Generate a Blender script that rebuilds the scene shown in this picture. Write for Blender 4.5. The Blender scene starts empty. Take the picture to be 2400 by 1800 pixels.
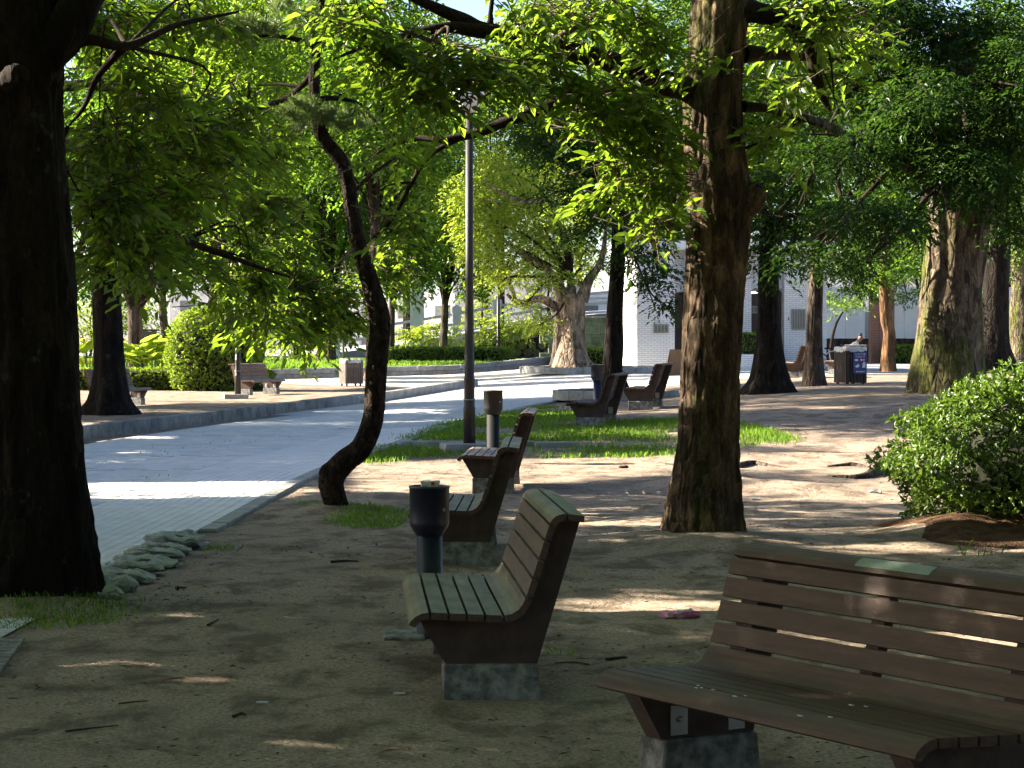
import bpy, bmesh, math, random
import numpy as np
from mathutils import Vector, Matrix, noise
from mathutils.geometry import tessellate_polygon

RNG = np.random.default_rng(11)
random.seed(11)
SC = bpy.context.scene
COL = SC.collection
R = math.radians

# ------------------------------------------------------------------ camera
CAM_Z = 1.65
FPX = 5600.0            # focal length in pixels of a 2400 px wide picture
HOR = 783.0             # horizon row
cam_d = bpy.data.cameras.new('camera')
cam = bpy.data.objects.new('camera', cam_d)
COL.objects.link(cam)
cam.location = (0, 0, CAM_Z)
cam.rotation_euler = (R(90) - math.atan((900 - HOR) / FPX), 0, 0)
cam_d.sensor_width = 36
cam_d.lens = 36 * FPX / 2400
cam_d.clip_start = 0.1
cam_d.clip_end = 5000
SC.camera = cam

# ------------------------------------------------------------------ sky, sun
SUN_EL = 28.0
SUN_AZ = -12.0            # shadows run to +X and this many degrees away from the camera
world = bpy.data.worlds.new('World')
SC.world = world
world.use_nodes = True
wn = world.node_tree
sky = wn.nodes.new('ShaderNodeTexSky')
sky.sky_type = 'NISHITA'
sky.sun_disc = False
sky.sun_elevation = R(SUN_EL)
sky.sun_rotation = R(270 - SUN_AZ)
sky.air_density = 0.7
sky.dust_density = 1.0
wn.links.new(sky.outputs[0], wn.nodes['Background'].inputs[0])
wn.nodes['Background'].inputs[1].default_value = 0.05

el, az = R(SUN_EL), R(SUN_AZ)
SUN_V = np.array([math.cos(el) * math.cos(az), math.cos(el) * math.sin(az), -math.sin(el)])
sun_d = bpy.data.lights.new('sun', 'SUN')
sun_d.energy = 5.0
sun_d.angle = R(0.55)
sun_d.color = (1.0, 0.90, 0.74)
sun = bpy.data.objects.new('sun', sun_d)
COL.objects.link(sun)
sun.rotation_euler = Vector(SUN_V).to_track_quat('-Z', 'Y').to_euler()
sun.location = (-30, 0, 30)

SC.view_settings.view_transform = 'Standard'
SC.view_settings.look = 'None'
SC.view_settings.exposure = 2.7
SC.view_settings.gamma = 1.0
SC.cycles.use_denoising = True
try:
    SC.cycles.denoiser = 'OPENIMAGEDENOISE'
except Exception:
    pass
SC.cycles.max_bounces = 3
SC.cycles.diffuse_bounces = 1
SC.cycles.transmission_bounces = 2
SC.cycles.glossy_bounces = 2
SC.cycles.caustics_reflective = False
SC.cycles.caustics_refractive = False
SC.cycles.sample_clamp_indirect = 6
SC.cycles.use_adaptive_sampling = True
SC.cycles.adaptive_threshold = 0.03
SC.cycles.use_light_tree = False

# ------------------------------------------------------------------ terrain and pixel helpers
def ss(a, b, v):
    t = np.clip((np.asarray(v, float) - a) / (b - a), 0, 1)
    return t * t * (3 - 2 * t)

def g(x, y):
    """ground height: level by the path, rising gently to the right further on"""
    near = 0.05 * np.clip(np.asarray(x, float) + 3, 0, 10) * ss(27, 39, y)
    far = 0.30 * ss(-3, 3, x)
    k = ss(66, 84, y)
    return near * (1 - k) + far * k

def G(px, py):
    """ground point seen at a pixel of the 2400 x 1800 photograph"""
    d = 9240.0 / (py - HOR)
    for _ in range(60):
        x = (px - 1200) * d / FPX
        dn = FPX * (CAM_Z - float(g(x, d))) / (py - HOR)
        d = 0.6 * d + 0.4 * dn
    x = (px - 1200) * d / FPX
    return (x, d, float(g(x, d)))

def P(px, py, d):
    return ((px - 1200) * d / FPX, d, CAM_Z - (py - HOR) * d / FPX)

FV = 2400.0 / 2212.0
def F(x, y, d):          # the same from the 2212 px wide view of the photograph
    return P(x * FV, y * FV, d)

# ------------------------------------------------------------------ object helpers
def tag(o, label=None, cat=None, group=None, kind=None):
    if label: o['label'] = label
    if cat: o['category'] = cat
    if group: o['group'] = group
    if kind: o['kind'] = kind
    return o

def empty(name, loc=(0, 0, 0), rz=0.0, label=None, cat=None, group=None):
    o = bpy.data.objects.new(name, None)
    o.empty_display_size = 0.2
    o.location = loc
    o.rotation_euler = (0, 0, rz)
    COL.objects.link(o)
    tag(o, label, cat, group)
    return o

def link(name, me, parent=None, mat=None, loc=None, rot=None):
    o = bpy.data.objects.new(name, me)
    COL.objects.link(o)
    if parent is not None: o.parent = parent
    if mat is not None and not me.materials: me.materials.append(mat)
    if loc is not None: o.location = loc
    if rot is not None: o.rotation_euler = rot
    return o

def mesh_np(name, V, Q, smooth=False):
    """mesh from arrays; Q is (n,3) or (n,4)"""
    V = np.asarray(V, np.float32); Q = np.asarray(Q, np.int32)
    me = bpy.data.meshes.new(name)
    me.vertices.add(len(V)); me.vertices.foreach_set('co', V.ravel())
    k = Q.shape[1]
    me.loops.add(Q.size); me.loops.foreach_set('vertex_index', Q.ravel())
    me.polygons.add(len(Q))
    me.polygons.foreach_set('loop_start', np.arange(len(Q), dtype=np.int32) * k)
    me.polygons.foreach_set('loop_total', np.full(len(Q), k, np.int32))
    if smooth: me.polygons.foreach_set('use_smooth', np.ones(len(Q), bool))
    me.update(calc_edges=True); me.validate()
    return me

def mesh_py(name, V, Fc, smooth=False):
    me = bpy.data.meshes.new(name)
    me.from_pydata([tuple(v) for v in V], [], [tuple(f) for f in Fc])
    if smooth: me.polygons.foreach_set('use_smooth', [True] * len(me.polygons))
    me.update()
    return me

def bm_mesh(name, bm, bevel=0.0, seg=1, smooth=False, angle=0.6):
    if bevel > 0:
        es = [e for e in bm.edges if len(e.link_faces) == 2 and e.calc_face_angle(0) > angle]
        bmesh.ops.bevel(bm, geom=es, offset=bevel, segments=seg, affect='EDGES', profile=0.5)
    bmesh.ops.recalc_face_normals(bm, faces=bm.faces[:])
    me = bpy.data.meshes.new(name)
    bm.to_mesh(me); bm.free()
    if smooth: me.polygons.foreach_set('use_smooth', [True] * len(me.polygons))
    return me

def box_mesh(name, sx, sy, sz, bevel=0.0, z0=True):
    bm = bmesh.new()
    bmesh.ops.create_cube(bm, size=1)
    for v in bm.verts:
        v.co = Vector((v.co.x * sx, v.co.y * sy, (v.co.z + (0.5 if z0 else 0)) * sz))
    return bm_mesh(name, bm, bevel)

def prism_mesh(name, poly, y0, y1, bevel=0.0, smooth=False):
    """polygon in X,Z swept along Y"""
    bm = bmesh.new()
    a = [bm.verts.new((x, y0, z)) for x, z in poly]
    b = [bm.verts.new((x, y1, z)) for x, z in poly]
    n = len(poly)
    bm.faces.new(a); bm.faces.new(b[::-1])
    for i in range(n):
        bm.faces.new((a[i], a[(i + 1) % n], b[(i + 1) % n], b[i]))
    return bm_mesh(name, bm, bevel, smooth=smooth)

def lathe_mesh(name, prof, n=24, smooth=True):
    """profile [(r,z)] about Z"""
    V, Fc = [], []
    for r, z in prof:
        for i in range(n):
            a = 2 * math.pi * i / n
            V.append((r * math.cos(a), r * math.sin(a), z))
    m = len(prof)
    for j in range(m - 1):
        for i in range(n):
            Fc.append((j * n + i, j * n + (i + 1) % n, (j + 1) * n + (i + 1) % n, (j + 1) * n + i))
    Fc.append(tuple(range(n))[::-1]); Fc.append(tuple((m - 1) * n + i for i in range(n)))
    me = mesh_py(name, V, Fc)
    if smooth:
        for p in me.polygons:
            p.use_smooth = len(p.vertices) == 4
    return me

def smooth_line(pts, rad, sub=4):
    """Catmull-Rom through points with radii"""
    p = np.array(pts, float); r = np.array(rad, float)
    if len(p) < 3 or sub < 2: return p, r
    pp = np.vstack([2 * p[0] - p[1], p, 2 * p[-1] - p[-2]])
    O, Rr = [], []
    for i in range(len(p) - 1):
        a, b, c, d = pp[i], pp[i + 1], pp[i + 2], pp[i + 3]
        for k in range(sub):
            t = k / sub
            O.append(0.5 * (2 * b + (c - a) * t + (2 * a - 5 * b + 4 * c - d) * t * t + (3 * b - a - 3 * c + d) * t ** 3))
            Rr.append(r[i] * (1 - t) + r[i + 1] * t)
    O.append(p[-1]); Rr.append(r[-1])
    return np.array(O), np.array(Rr)

def tube_arr(pts, rad, sides=8, rfun=None, cap=True):
    p = np.asarray(pts, float); n = len(p)
    T = np.gradient(p, axis=0)
    T /= np.linalg.norm(T, axis=1)[:, None] + 1e-9
    u = np.cross(T[0], [0.3, 1, 0.1]); u /= np.linalg.norm(u)
    V = []
    ang = np.linspace(0, 2 * np.pi, sides, endpoint=False)
    for i in range(n):
        u = u - T[i] * np.dot(u, T[i]); u /= np.linalg.norm(u) + 1e-9
        w = np.cross(T[i], u)
        rr = np.full(sides, rad[i])
        if rfun is not None: rr = rr * rfun(i, n, ang, p[i])
        V.append(p[i] + np.outer(np.cos(ang) * rr, u) + np.outer(np.sin(ang) * rr, w))
    V = np.vstack(V)
    i = np.arange(n - 1)[:, None] * sides; j = np.arange(sides)[None]; k = (j + 1) % sides
    Q = np.stack([i + j, i + k, i + sides + k, i + sides + j], -1).reshape(-1, 4)
    return V, Q

class Acc:
    """collects tubes and quads into one mesh"""
    def __init__(s): s.V, s.Q, s.n = [], [], 0
    def add(s, V, Q):
        s.V.append(np.asarray(V, float)); s.Q.append(np.asarray(Q) + s.n); s.n += len(V)
    def tube(s, pts, rad, sides=6, sub=3, rfun=None):
        p, r = smooth_line(pts, rad, sub); s.add(*tube_arr(p, r, sides, rfun))
    def build(s, name, mat, parent=None, smooth=True, kind=None):
        if not s.V: return None
        o = link(name, mesh_np(name, np.vstack(s.V), np.vstack(s.Q), smooth), parent, mat)
        if kind: o['kind'] = kind
        return o

# ------------------------------------------------------------------ materials
def new_mat(name):
    m = bpy.data.materials.new(name); m.use_nodes = True
    nt = m.node_tree
    b = nt.nodes['Principled BSDF']
    return m, nt, b

def nd(nt, t, **kw):
    n = nt.nodes.new(t)
    for k, v in kw.items():
        if k in n.inputs: n.inputs[k].default_value = v
        else: setattr(n, k, v)
    return n

def ramp(nt, fac, stops):
    r = nt.nodes.new('ShaderNodeValToRGB')
    e = r.color_ramp.elements
    while len(e) < len(stops): e.new(0.5)
    for i, (p, c) in enumerate(stops):
        e[i].position = p
        e[i].color = (*c, 1) if len(c) == 3 else c
    nt.links.new(fac, r.inputs[0])
    return r.outputs[0]

def tex(nt, scale, detail=4.0, rough=0.6, stretch=(1, 1, 1), obj=True, dist=0.0):
    tc = nt.nodes.new('ShaderNodeTexCoord')
    mp = nt.nodes.new('ShaderNodeMapping'); mp.inputs['Scale'].default_value = stretch
    if obj: nt.links.new(tc.outputs['Object'], mp.inputs[0])
    else:
        ge = nt.nodes.new('ShaderNodeNewGeometry'); nt.links.new(ge.outputs['Position'], mp.inputs[0])
    n = nd(nt, 'ShaderNodeTexNoise', Scale=scale, Detail=detail, Roughness=rough, Distortion=dist)
    nt.links.new(mp.outputs[0], n.inputs['Vector'])
    return n.outputs[0]

def mix(nt, fac, a, b, mode='MIX'):
    m = nt.nodes.new('ShaderNodeMix'); m.data_type = 'RGBA'; m.blend_type = mode
    for s, v in ((m.inputs[0], fac), (m.inputs[6], a), (m.inputs[7], b)):
        if isinstance(v, (int, float)): s.default_value = v
        elif isinstance(v, (tuple, list)): s.default_value = (*v, 1) if len(v) == 3 else v
        else: nt.links.new(v, s)
    return m.outputs[2]

def bump(nt, b, h, strength=0.5, dist=0.02, prev=None):
    n = nd(nt, 'ShaderNodeBump', Strength=strength, Distance=dist)
    nt.links.new(h, n.inputs['Height'])
    if prev is not None: nt.links.new(prev, n.inputs['Normal'])
    nt.links.new(n.outputs[0], b.inputs['Normal'])
    return n.outputs[0]

def simple(name, c1, c2=None, scale=6.0, rough=0.7, bstr=0.0, bdist=0.01, metal=0.0, stretch=(1, 1, 1), spec=0.4, contrast=(0.35, 0.65), obj=True):
    m, nt, b = new_mat(name)
    c2 = c2 or tuple(v * 0.7 for v in c1)
    f = tex(nt, scale, 5, 0.65, stretch, obj)
    nt.links.new(ramp(nt, f, [(contrast[0], c2), (contrast[1], c1)]), b.inputs['Base Color'])
    b.inputs['Roughness'].default_value = rough
    b.inputs['Metallic'].default_value = metal
    b.inputs['Specular IOR Level'].default_value = spec
    if bstr > 0:
        f2 = tex(nt, scale * 4, 4, 0.6, stretch, obj)
        bump(nt, b, f2, bstr, bdist)
    return m

def leaf_mat(name, dark, light, trans, tfac=0.5, gloss=0.25, rough=0.38):
    """leaf: reflected colour varies leaf by leaf, light comes through"""
    m = bpy.data.materials.new(name); m.use_nodes = True
    nt = m.node_tree; nt.nodes.clear()
    out = nt.nodes.new('ShaderNodeOutputMaterial')
    ge = nt.nodes.new('ShaderNodeNewGeometry')
    c = ramp(nt, ge.outputs['Random Per Island'], [(0.0, dark), (0.6, light), (0.9, tuple(v * 1.3 for v in light)), (1.0, (light[0] * 2.2, light[1] * 1.5, light[2]))])
    t = ramp(nt, ge.outputs['Random Per Island'], [(0.0, tuple(v * 0.55 for v in trans)), (1.0, trans)])
    df = nt.nodes.new('ShaderNodeBsdfDiffuse'); nt.links.new(c, df.inputs['Color'])
    gl = nt.nodes.new('ShaderNodeBsdfGlossy'); gl.inputs['Roughness'].default_value = rough
    gl.inputs['Color'].default_value = (1, 1, 1, 1)
    p = nt.nodes.new('ShaderNodeMixShader'); p.inputs[0].default_value = gloss * 0.16
    nt.links.new(df.outputs[0], p.inputs[1]); nt.links.new(gl.outputs[0], p.inputs[2])
    tr = nt.nodes.new('ShaderNodeBsdfTranslucent')
    nt.links.new(t, tr.inputs['Color'])
    mx = nt.nodes.new('ShaderNodeMixShader'); mx.inputs[0].default_value = tfac
    nt.links.new(p.outputs[0], mx.inputs[1]); nt.links.new(tr.outputs[0], mx.inputs[2])
    nt.links.new(mx.outputs[0], out.inputs[0])
    return m

def bark_mat(name, light, dark, lichen=None, scale=9.0, flake=0.5, stretch=(1, 1, 0.22), bstr=1.0, bdist=0.03, moss=0.0):
    m, nt, b = new_mat(name)
    f = tex(nt, scale, 7, 0.7, stretch, True, 0.6)
    f2 = tex(nt, scale * 0.35, 4, 0.6, (1, 1, 0.5), True, 0.3)
    col = ramp(nt, f, [(0.32, dark), (0.50, tuple((a + c) / 2 for a, c in zip(light, dark))), (0.68, light)])
    col = mix(nt, ramp(nt, f2, [(0.4, (0, 0, 0)), (0.62, (1, 1, 1))]), col, mix(nt, 0.5, col, (0.025, 0.018, 0.012), 'MIX'))
    if lichen:
        f3 = tex(nt, 5.5, 5, 0.7, (1, 1, 0.8), True)
        col = mix(nt, ramp(nt, f3, [(0.60, (0, 0, 0)), (0.66, (0.8, 0.8, 0.8))]), col, lichen)
    if moss > 0:
        f4 = tex(nt, 1.7, 5, 0.7, (1, 1, 0.35), True)
        col = mix(nt, ramp(nt, f4, [(0.62 - 0.2 * moss, (0, 0, 0)), (0.74 - 0.2 * moss, (0.85, 0.85, 0.85))]), col, (0.075, 0.09, 0.012))
    vc = nd(nt, 'ShaderNodeTexVoronoi', Scale=scale * 1.9)
    tcv = nt.nodes.new('ShaderNodeTexCoord'); mpv = nt.nodes.new('ShaderNodeMapping'); mpv.inputs['Scale'].default_value = (stretch[0], stretch[1], stretch[2] * 1.2)
    nt.links.new(tcv.outputs['Object'], mpv.inputs[0]); nt.links.new(mpv.outputs[0], vc.inputs['Vector'])
    col = mix(nt, 1.0, col, ramp(nt, vc.outputs['Color'], [(0.1, (0.35, 0.35, 0.36)), (0.55, (1, 1, 1)), (0.9, (1.45, 1.40, 1.35))]), 'MULTIPLY')
    fn = tex(nt, scale * 7, 4, 0.7, (1, 1, 0.4), True)
    col = mix(nt, 1.0, col, ramp(nt, fn, [(0.35, (0.55, 0.55, 0.55)), (0.6, (1.1, 1.1, 1.1))]), 'MULTIPLY')
    nt.links.new(col, b.inputs['Base Color'])
    b.inputs['Roughness'].default_value = 0.92
    b.inputs['Specular IOR Level'].default_value = 0.15
    v = nd(nt, 'ShaderNodeTexVoronoi', Scale=scale * 1.2, feature='DISTANCE_TO_EDGE')
    tc = nt.nodes.new('ShaderNodeTexCoord'); mp = nt.nodes.new('ShaderNodeMapping')
    mp.inputs['Scale'].default_value = stretch
    nt.links.new(tc.outputs['Object'], mp.inputs[0])
    dn = nd(nt, 'ShaderNodeTexNoise', Scale=scale * 0.7, Detail=3)
    nt.links.new(mp.outputs[0], dn.inputs['Vector'])
    vm = nd(nt, 'ShaderNodeVectorMath', operation='MULTIPLY_ADD')
    nt.links.new(dn.outputs[1], vm.inputs[0]); vm.inputs[1].default_value = (0.12, 0.12, 0.12)
    nt.links.new(mp.outputs[0], vm.inputs[2]); nt.links.new(vm.outputs[0], v.inputs['Vector'])
    cr = ramp(nt, v.outputs[0], [(0.0, (0, 0, 0)), (0.16, (1, 1, 1))])
    n1 = bump(nt, b, cr, flake, bdist)
    n2 = bump(nt, b, f, bstr, bdist, n1)
    bump(nt, b, fn, 0.6, bdist * 0.3, n2)
    return m

M = {}
M['leaf_near'] = leaf_mat('leaf_broad', (0.014, 0.038, 0.005), (0.036, 0.080, 0.010), (0.33, 0.52, 0.028), 0.50, 0.30)
M['leaf_mid'] = leaf_mat('leaf_evergreen', (0.014, 0.042, 0.007), (0.036, 0.082, 0.012), (0.22, 0.40, 0.025), 0.46, 0.25)
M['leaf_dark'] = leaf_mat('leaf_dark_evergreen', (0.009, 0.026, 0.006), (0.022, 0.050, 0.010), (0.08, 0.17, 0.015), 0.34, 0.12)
M['leaf_lime'] = leaf_mat('leaf_camphor', (0.085, 0.150, 0.018), (0.15, 0.23, 0.030), (0.48, 0.60, 0.05), 0.5, 0.25)
M['leaf_bush'] = leaf_mat('leaf_azalea', (0.030, 0.075, 0.012), (0.080, 0.135, 0.022), (0.20, 0.34, 0.03), 0.35, 0.38)
M['leaf_hedge'] = leaf_mat('leaf_hedge', (0.050, 0.110, 0.012), (0.11, 0.18, 0.020), (0.36, 0.50, 0.03), 0.45, 0.3)
M['leaf_taro'] = leaf_mat('leaf_taro', (0.12, 0.20, 0.02), (0.16, 0.25, 0.03), (0.48, 0.60, 0.05), 0.6, 0.2, 0.5)
M['needle'] = leaf_mat('pine_needle', (0.07, 0.13, 0.03), (0.12, 0.18, 0.06), (0.26, 0.36, 0.08), 0.35, 0.45)
M['grass'] = leaf_mat('grass_blade', (0.050, 0.130, 0.016), (0.11, 0.215, 0.028), (0.30, 0.50, 0.03), 0.42, 0.2, 0.6)
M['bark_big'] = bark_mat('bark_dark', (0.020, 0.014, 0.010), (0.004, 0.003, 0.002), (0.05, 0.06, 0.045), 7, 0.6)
M['bark_flaky'] = bark_mat('bark_flaky', (0.22, 0.155, 0.10), (0.026, 0.018, 0.012), None, 8, 0.9, (1, 1, 0.3), 1.0, 0.04, 0.15)
M['bark_pine'] = bark_mat('bark_pine', (0.065, 0.042, 0.032), (0.012, 0.008, 0.006), None, 12, 1.0, (1, 1, 0.55), 1.0, 0.03)
M['bark_mossy'] = bark_mat('bark_mossy', (0.26, 0.20, 0.13), (0.022, 0.016, 0.010), None, 6, 0.7, (1, 1, 0.3), 1.0, 0.05, 0.75)
M['bark_pale'] = bark_mat('bark_pale', (0.42, 0.33, 0.24), (0.13, 0.09, 0.06), None, 5, 0.7, (1, 1, 0.3), 1.0, 0.05, 0.3)
M['bark_far'] = bark_mat('bark_grey', (0.13, 0.10, 0.078), (0.040, 0.030, 0.024), None, 6, 0.7)
M['bark_tan'] = bark_mat('bark_tan', (0.28, 0.15, 0.07), (0.11, 0.055, 0.028), None, 5, 0.5)
M['branch'] = simple('branch_bark', (0.035, 0.024, 0.018), (0.010, 0.007, 0.005), 30, 0.95, 0.6, 0.01, stretch=(1, 1, 1), spec=0.1)
M['twig'] = simple('twig_bark', (0.16, 0.12, 0.085), (0.05, 0.035, 0.025), 20, 0.9, spec=0.2)

# ------------------------------------------------------------------ ground
def arc(poly, step=0.25):
    p, _ = smooth_line(np.array(poly, float), np.zeros(len(poly)), 16)
    s = np.r_[0, np.cumsum(np.linalg.norm(np.diff(p, axis=0), axis=1))]
    t = np.arange(0, s[-1], step)
    return np.stack([np.interp(t, s, p[:, i]) for i in range(p.shape[1])], 1), t

EDGE_R = [(-3.05, 2), (-2.85, 9), (-2.6, 19.7), (-2.36, 28.5), (-1.72, 34.8), (-0.79, 41.8), (1.0, 51.5), (4.2, 60), (8.5, 66)]
EDGE_PTS, EDGE_S = arc(EDGE_R, 0.1)
EDGE_T = np.gradient(EDGE_PTS, axis=0); EDGE_T /= np.linalg.norm(EDGE_T, axis=1)[:, None]
EDGE_N = np.stack([-EDGE_T[:, 1], EDGE_T[:, 0]], 1)      # to the left of travel
def on_road(s, off):
    i = np.clip((np.asarray(s) / 0.1).astype(int), 0, len(EDGE_PTS) - 1)
    return EDGE_PTS[i] + EDGE_N[i] * np.asarray(off)[..., None], np.arctan2(EDGE_T[i, 1], EDGE_T[i, 0])

MOUNDS = [((1.48, 18.9), 1.0, 0.09), ((4.25, 19.9), 1.4, 0.14), ((3.1, 25.0), 0.8, 0.10), ((2.35, 25.6), 0.45, 0.10), ((1.9, 26.2), 0.5, 0.10), ((-3.0, 14.4), 0.75, 0.10),
          ((3.6, 19.2), 0.7, 0.10), ((-1.6, 22.2), 0.6, 0.07), ((2.6, 25.2), 0.35, 0.06)]
_w = [(random.uniform(-1, 1) * k, random.uniform(-1, 1) * k, random.uniform(0, 6.28), 0.012 / (1 + 0.35 * k)) for k in (0.5, 0.8, 1.3, 2.1, 3.0, 4.4, 6.0)]
def und(x, y):
    z = sum(a * np.sin(kx * x * 2 + ky * y * 2 + ph) for kx, ky, ph, a in _w) * 0.7
    for (mx, my), r, h in MOUNDS:
        q = ((x - mx) ** 2 + (y - my) ** 2) / (r * r)
        z = z + h * np.exp(-q * 1.6)
    return z

def gz(x, y):
    """true soil height"""
    x = np.asarray(x, float); y = np.asarray(y, float)
    ex = np.interp(y, EDGE_PTS[:, 1], EDGE_PTS[:, 0])
    side = ss(0.05, 0.8, x - ex) * (1 - ss(34, 44, y))
    near = np.exp(-(((x + 3.0) ** 2 + (y - 14.4) ** 2) / 0.5))
    return g(x, y) + und(x, y) * np.maximum(side, near)

xs = np.unique(np.r_[-900, -400, -200, -120, -80, -50, -35, -25, -18, np.arange(-12, 14.01, 0.2), 17, 22, 30, 45, 70, 110, 200, 400, 900])
ys = np.unique(np.r_[-400, -150, -60, -20, -6, 0, 4, np.arange(6, 46, 0.2), np.arange(46, 90, 0.6), 95, 100, 110, 125, 150, 200, 300, 500, 900, 2500])
XX, YY = np.meshgrid(xs, ys)
Vg = np.stack([XX.ravel(), YY.ravel(), gz(XX, YY).ravel()], 1)
nx, ny = len(xs), len(ys)
ii = (np.arange(ny - 1)[:, None] * nx + np.arange(nx - 1)[None]).ravel()
Qg = np.stack([ii, ii + 1, ii + nx + 1, ii + nx], 1)

def ground_material():
    m, nt, b = new_mat('sandy_soil')
    big = tex(nt, 0.55, 5, 0.65, (1, 0.55, 1), False, 0.4)
    midn = tex(nt, 2.6, 6, 0.7, (1, 0.6, 1), False, 0.3)
    fine = tex(nt, 46, 3, 0.7, (1, 1, 1), False)
    col = ramp(nt, fine, [(0.30, (0.150, 0.112, 0.082)), (0.5, (0.310, 0.240, 0.180)), (0.72, (0.44, 0.355, 0.275))])
    dk = ramp(nt, midn, [(0.47, (0, 0, 0)), (0.60, (0.85, 0.85, 0.85))])
    col = mix(nt, dk, col, (0.120, 0.090, 0.065))
    gr = ramp(nt, big, [(0.50, (0, 0, 0)), (0.70, (0.55, 0.55, 0.55))])
    col = mix(nt, gr, col, (0.17, 0.138, 0.105))
    sp = tex(nt, 150, 2, 0.5, (1, 1, 1), False)
    col = mix(nt, ramp(nt, sp, [(0.62, (0, 0, 0)), (0.70, (0.7, 0.7, 0.7))]), col, (0.05, 0.035, 0.022))
    nt.links.new(col, b.inputs['Base Color'])
    b.inputs['Roughness'].default_value = 0.97
    b.inputs['Specular IOR Level'].default_value = 0.08
    n1 = bump(nt, b, midn, 0.8, 0.06)
    bump(nt, b, fine, 0.7, 0.012, n1)
    return m
M['soil'] = ground_material()
M['redsoil'] = simple('red_soil', (0.13, 0.075, 0.046), (0.05, 0.03, 0.02), 9, 0.97, 0.9, 0.03, spec=0.05, obj=False)
tag(link('ground', mesh_np('ground', Vg, Qg, True), None, M['soil']), 'bare sandy soil scattered with twigs under the park trees', 'ground', kind='structure')

# ------------------------------------------------------------------ paved path
def path_material():
    m, nt, b = new_mat('path_paving')
    uv = nt.nodes.new('ShaderNodeUVMap')
    br = nd(nt, 'ShaderNodeTexBrick', Scale=1.0)
    br.offset = 0.5
    br.inputs['Mortar Size'].default_value = 0.006
    br.inputs['Brick Width'].default_value = 0.2; br.inputs['Row Height'].default_value = 0.1
    br.inputs['Color1'].default_value = (0.55, 0.56, 0.57, 1); br.inputs['Color2'].default_value = (0.47, 0.48, 0.49, 1)
    br.inputs['Mortar'].default_value = (0.14, 0.145, 0.14, 1)
    nt.links.new(uv.outputs[0], br.inputs['Vector'])
    f = tex(nt, 1.2, 6, 0.7, (1, 1, 1), False)
    col = mix(nt, ramp(nt, f, [(0.4, (0, 0, 0)), (0.75, (0.5, 0.5, 0.5))]), br.outputs[0], (0.26, 0.255, 0.24))
    nt.links.new(col, b.inputs['Base Color'])
    b.inputs['Roughness'].default_value = 0.75
    bump(nt, b, br.outputs[1], -0.4, 0.006)
    return m
M['path'] = path_material()
M['paver'] = simple('paver_concrete', (0.72, 0.70, 0.68), (0.58, 0.57, 0.555), 3.0, 0.72, 0.35, 0.004, obj=False)
M['slab'] = simple('slab_granite', (0.69, 0.67, 0.645), (0.50, 0.49, 0.475), 2.2, 0.72, 0.35, 0.004, obj=False)
M['kerb'] = simple('kerb_concrete', (0.34, 0.335, 0.31), (0.20, 0.195, 0.18), 3, 0.85, 0.5, 0.006, obj=False)
M['kerb_dark'] = simple('kerb_weathered', (0.27, 0.265, 0.245), (0.10, 0.10, 0.09), 2.5, 0.85, 0.5, 0.006, obj=False)
M['concrete'] = simple('plinth_concrete', (0.33, 0.32, 0.30), (0.10, 0.095, 0.085), 13, 0.9, 0.9, 0.008, contrast=(.40, .68))

sl = np.arange(0, len(EDGE_PTS), 8)
offs = np.array([0.0, 0.8, 1.6, 2.4, 3.2, 4.0, 4.62])
Vr, UVr = [], []
for i in sl:
    for o_ in offs:
        q = EDGE_PTS[i] + EDGE_N[i] * o_
        Vr.append((q[0], q[1], float(g(q[0], q[1])) + 0.012)); UVr.append((EDGE_S[i], o_))
n_o = len(offs)
Qr = [(a * n_o + b_, a * n_o + n_o + b_, a * n_o + n_o + b_ + 1, a * n_o + b_ + 1) for a in range(len(sl) - 1) for b_ in range(n_o - 1)]
me = mesh_np('path', Vr, Qr, True)
uvl = me.uv_layers.new(name='UVMap')
li = np.empty(len(me.loops), np.int32); me.loops.foreach_get('vertex_index', li)
uvl.data.foreach_set('uv', np.array(UVr, np.float32)[li].ravel())
path = tag(link('path', me, None, M['path']), 'grey block-paved park path curving away to the right', 'path', kind='structure')

def piece_mesh(name, lx, ly, h, ch):
    a, b_ = lx / 2, ly / 2
    V = [(-a, -b_, 0), (a, -b_, 0), (a, b_, 0), (-a, b_, 0),
         (-a, -b_, h - ch), (a, -b_, h - ch), (a, b_, h - ch), (-a, b_, h - ch),
         (-a + ch, -b_ + ch, h), (a - ch, -b_ + ch, h), (a - ch, b_ - ch, h), (-a + ch, b_ - ch, h)]
    Fc = [(8, 9, 10, 11)]
    for k in range(4):
        n_ = (k + 1) % 4
        Fc += [(k, n_, 4 + n_, 4 + k), (4 + k, 4 + n_, 8 + n_, 8 + k)]
    return V, Fc

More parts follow.
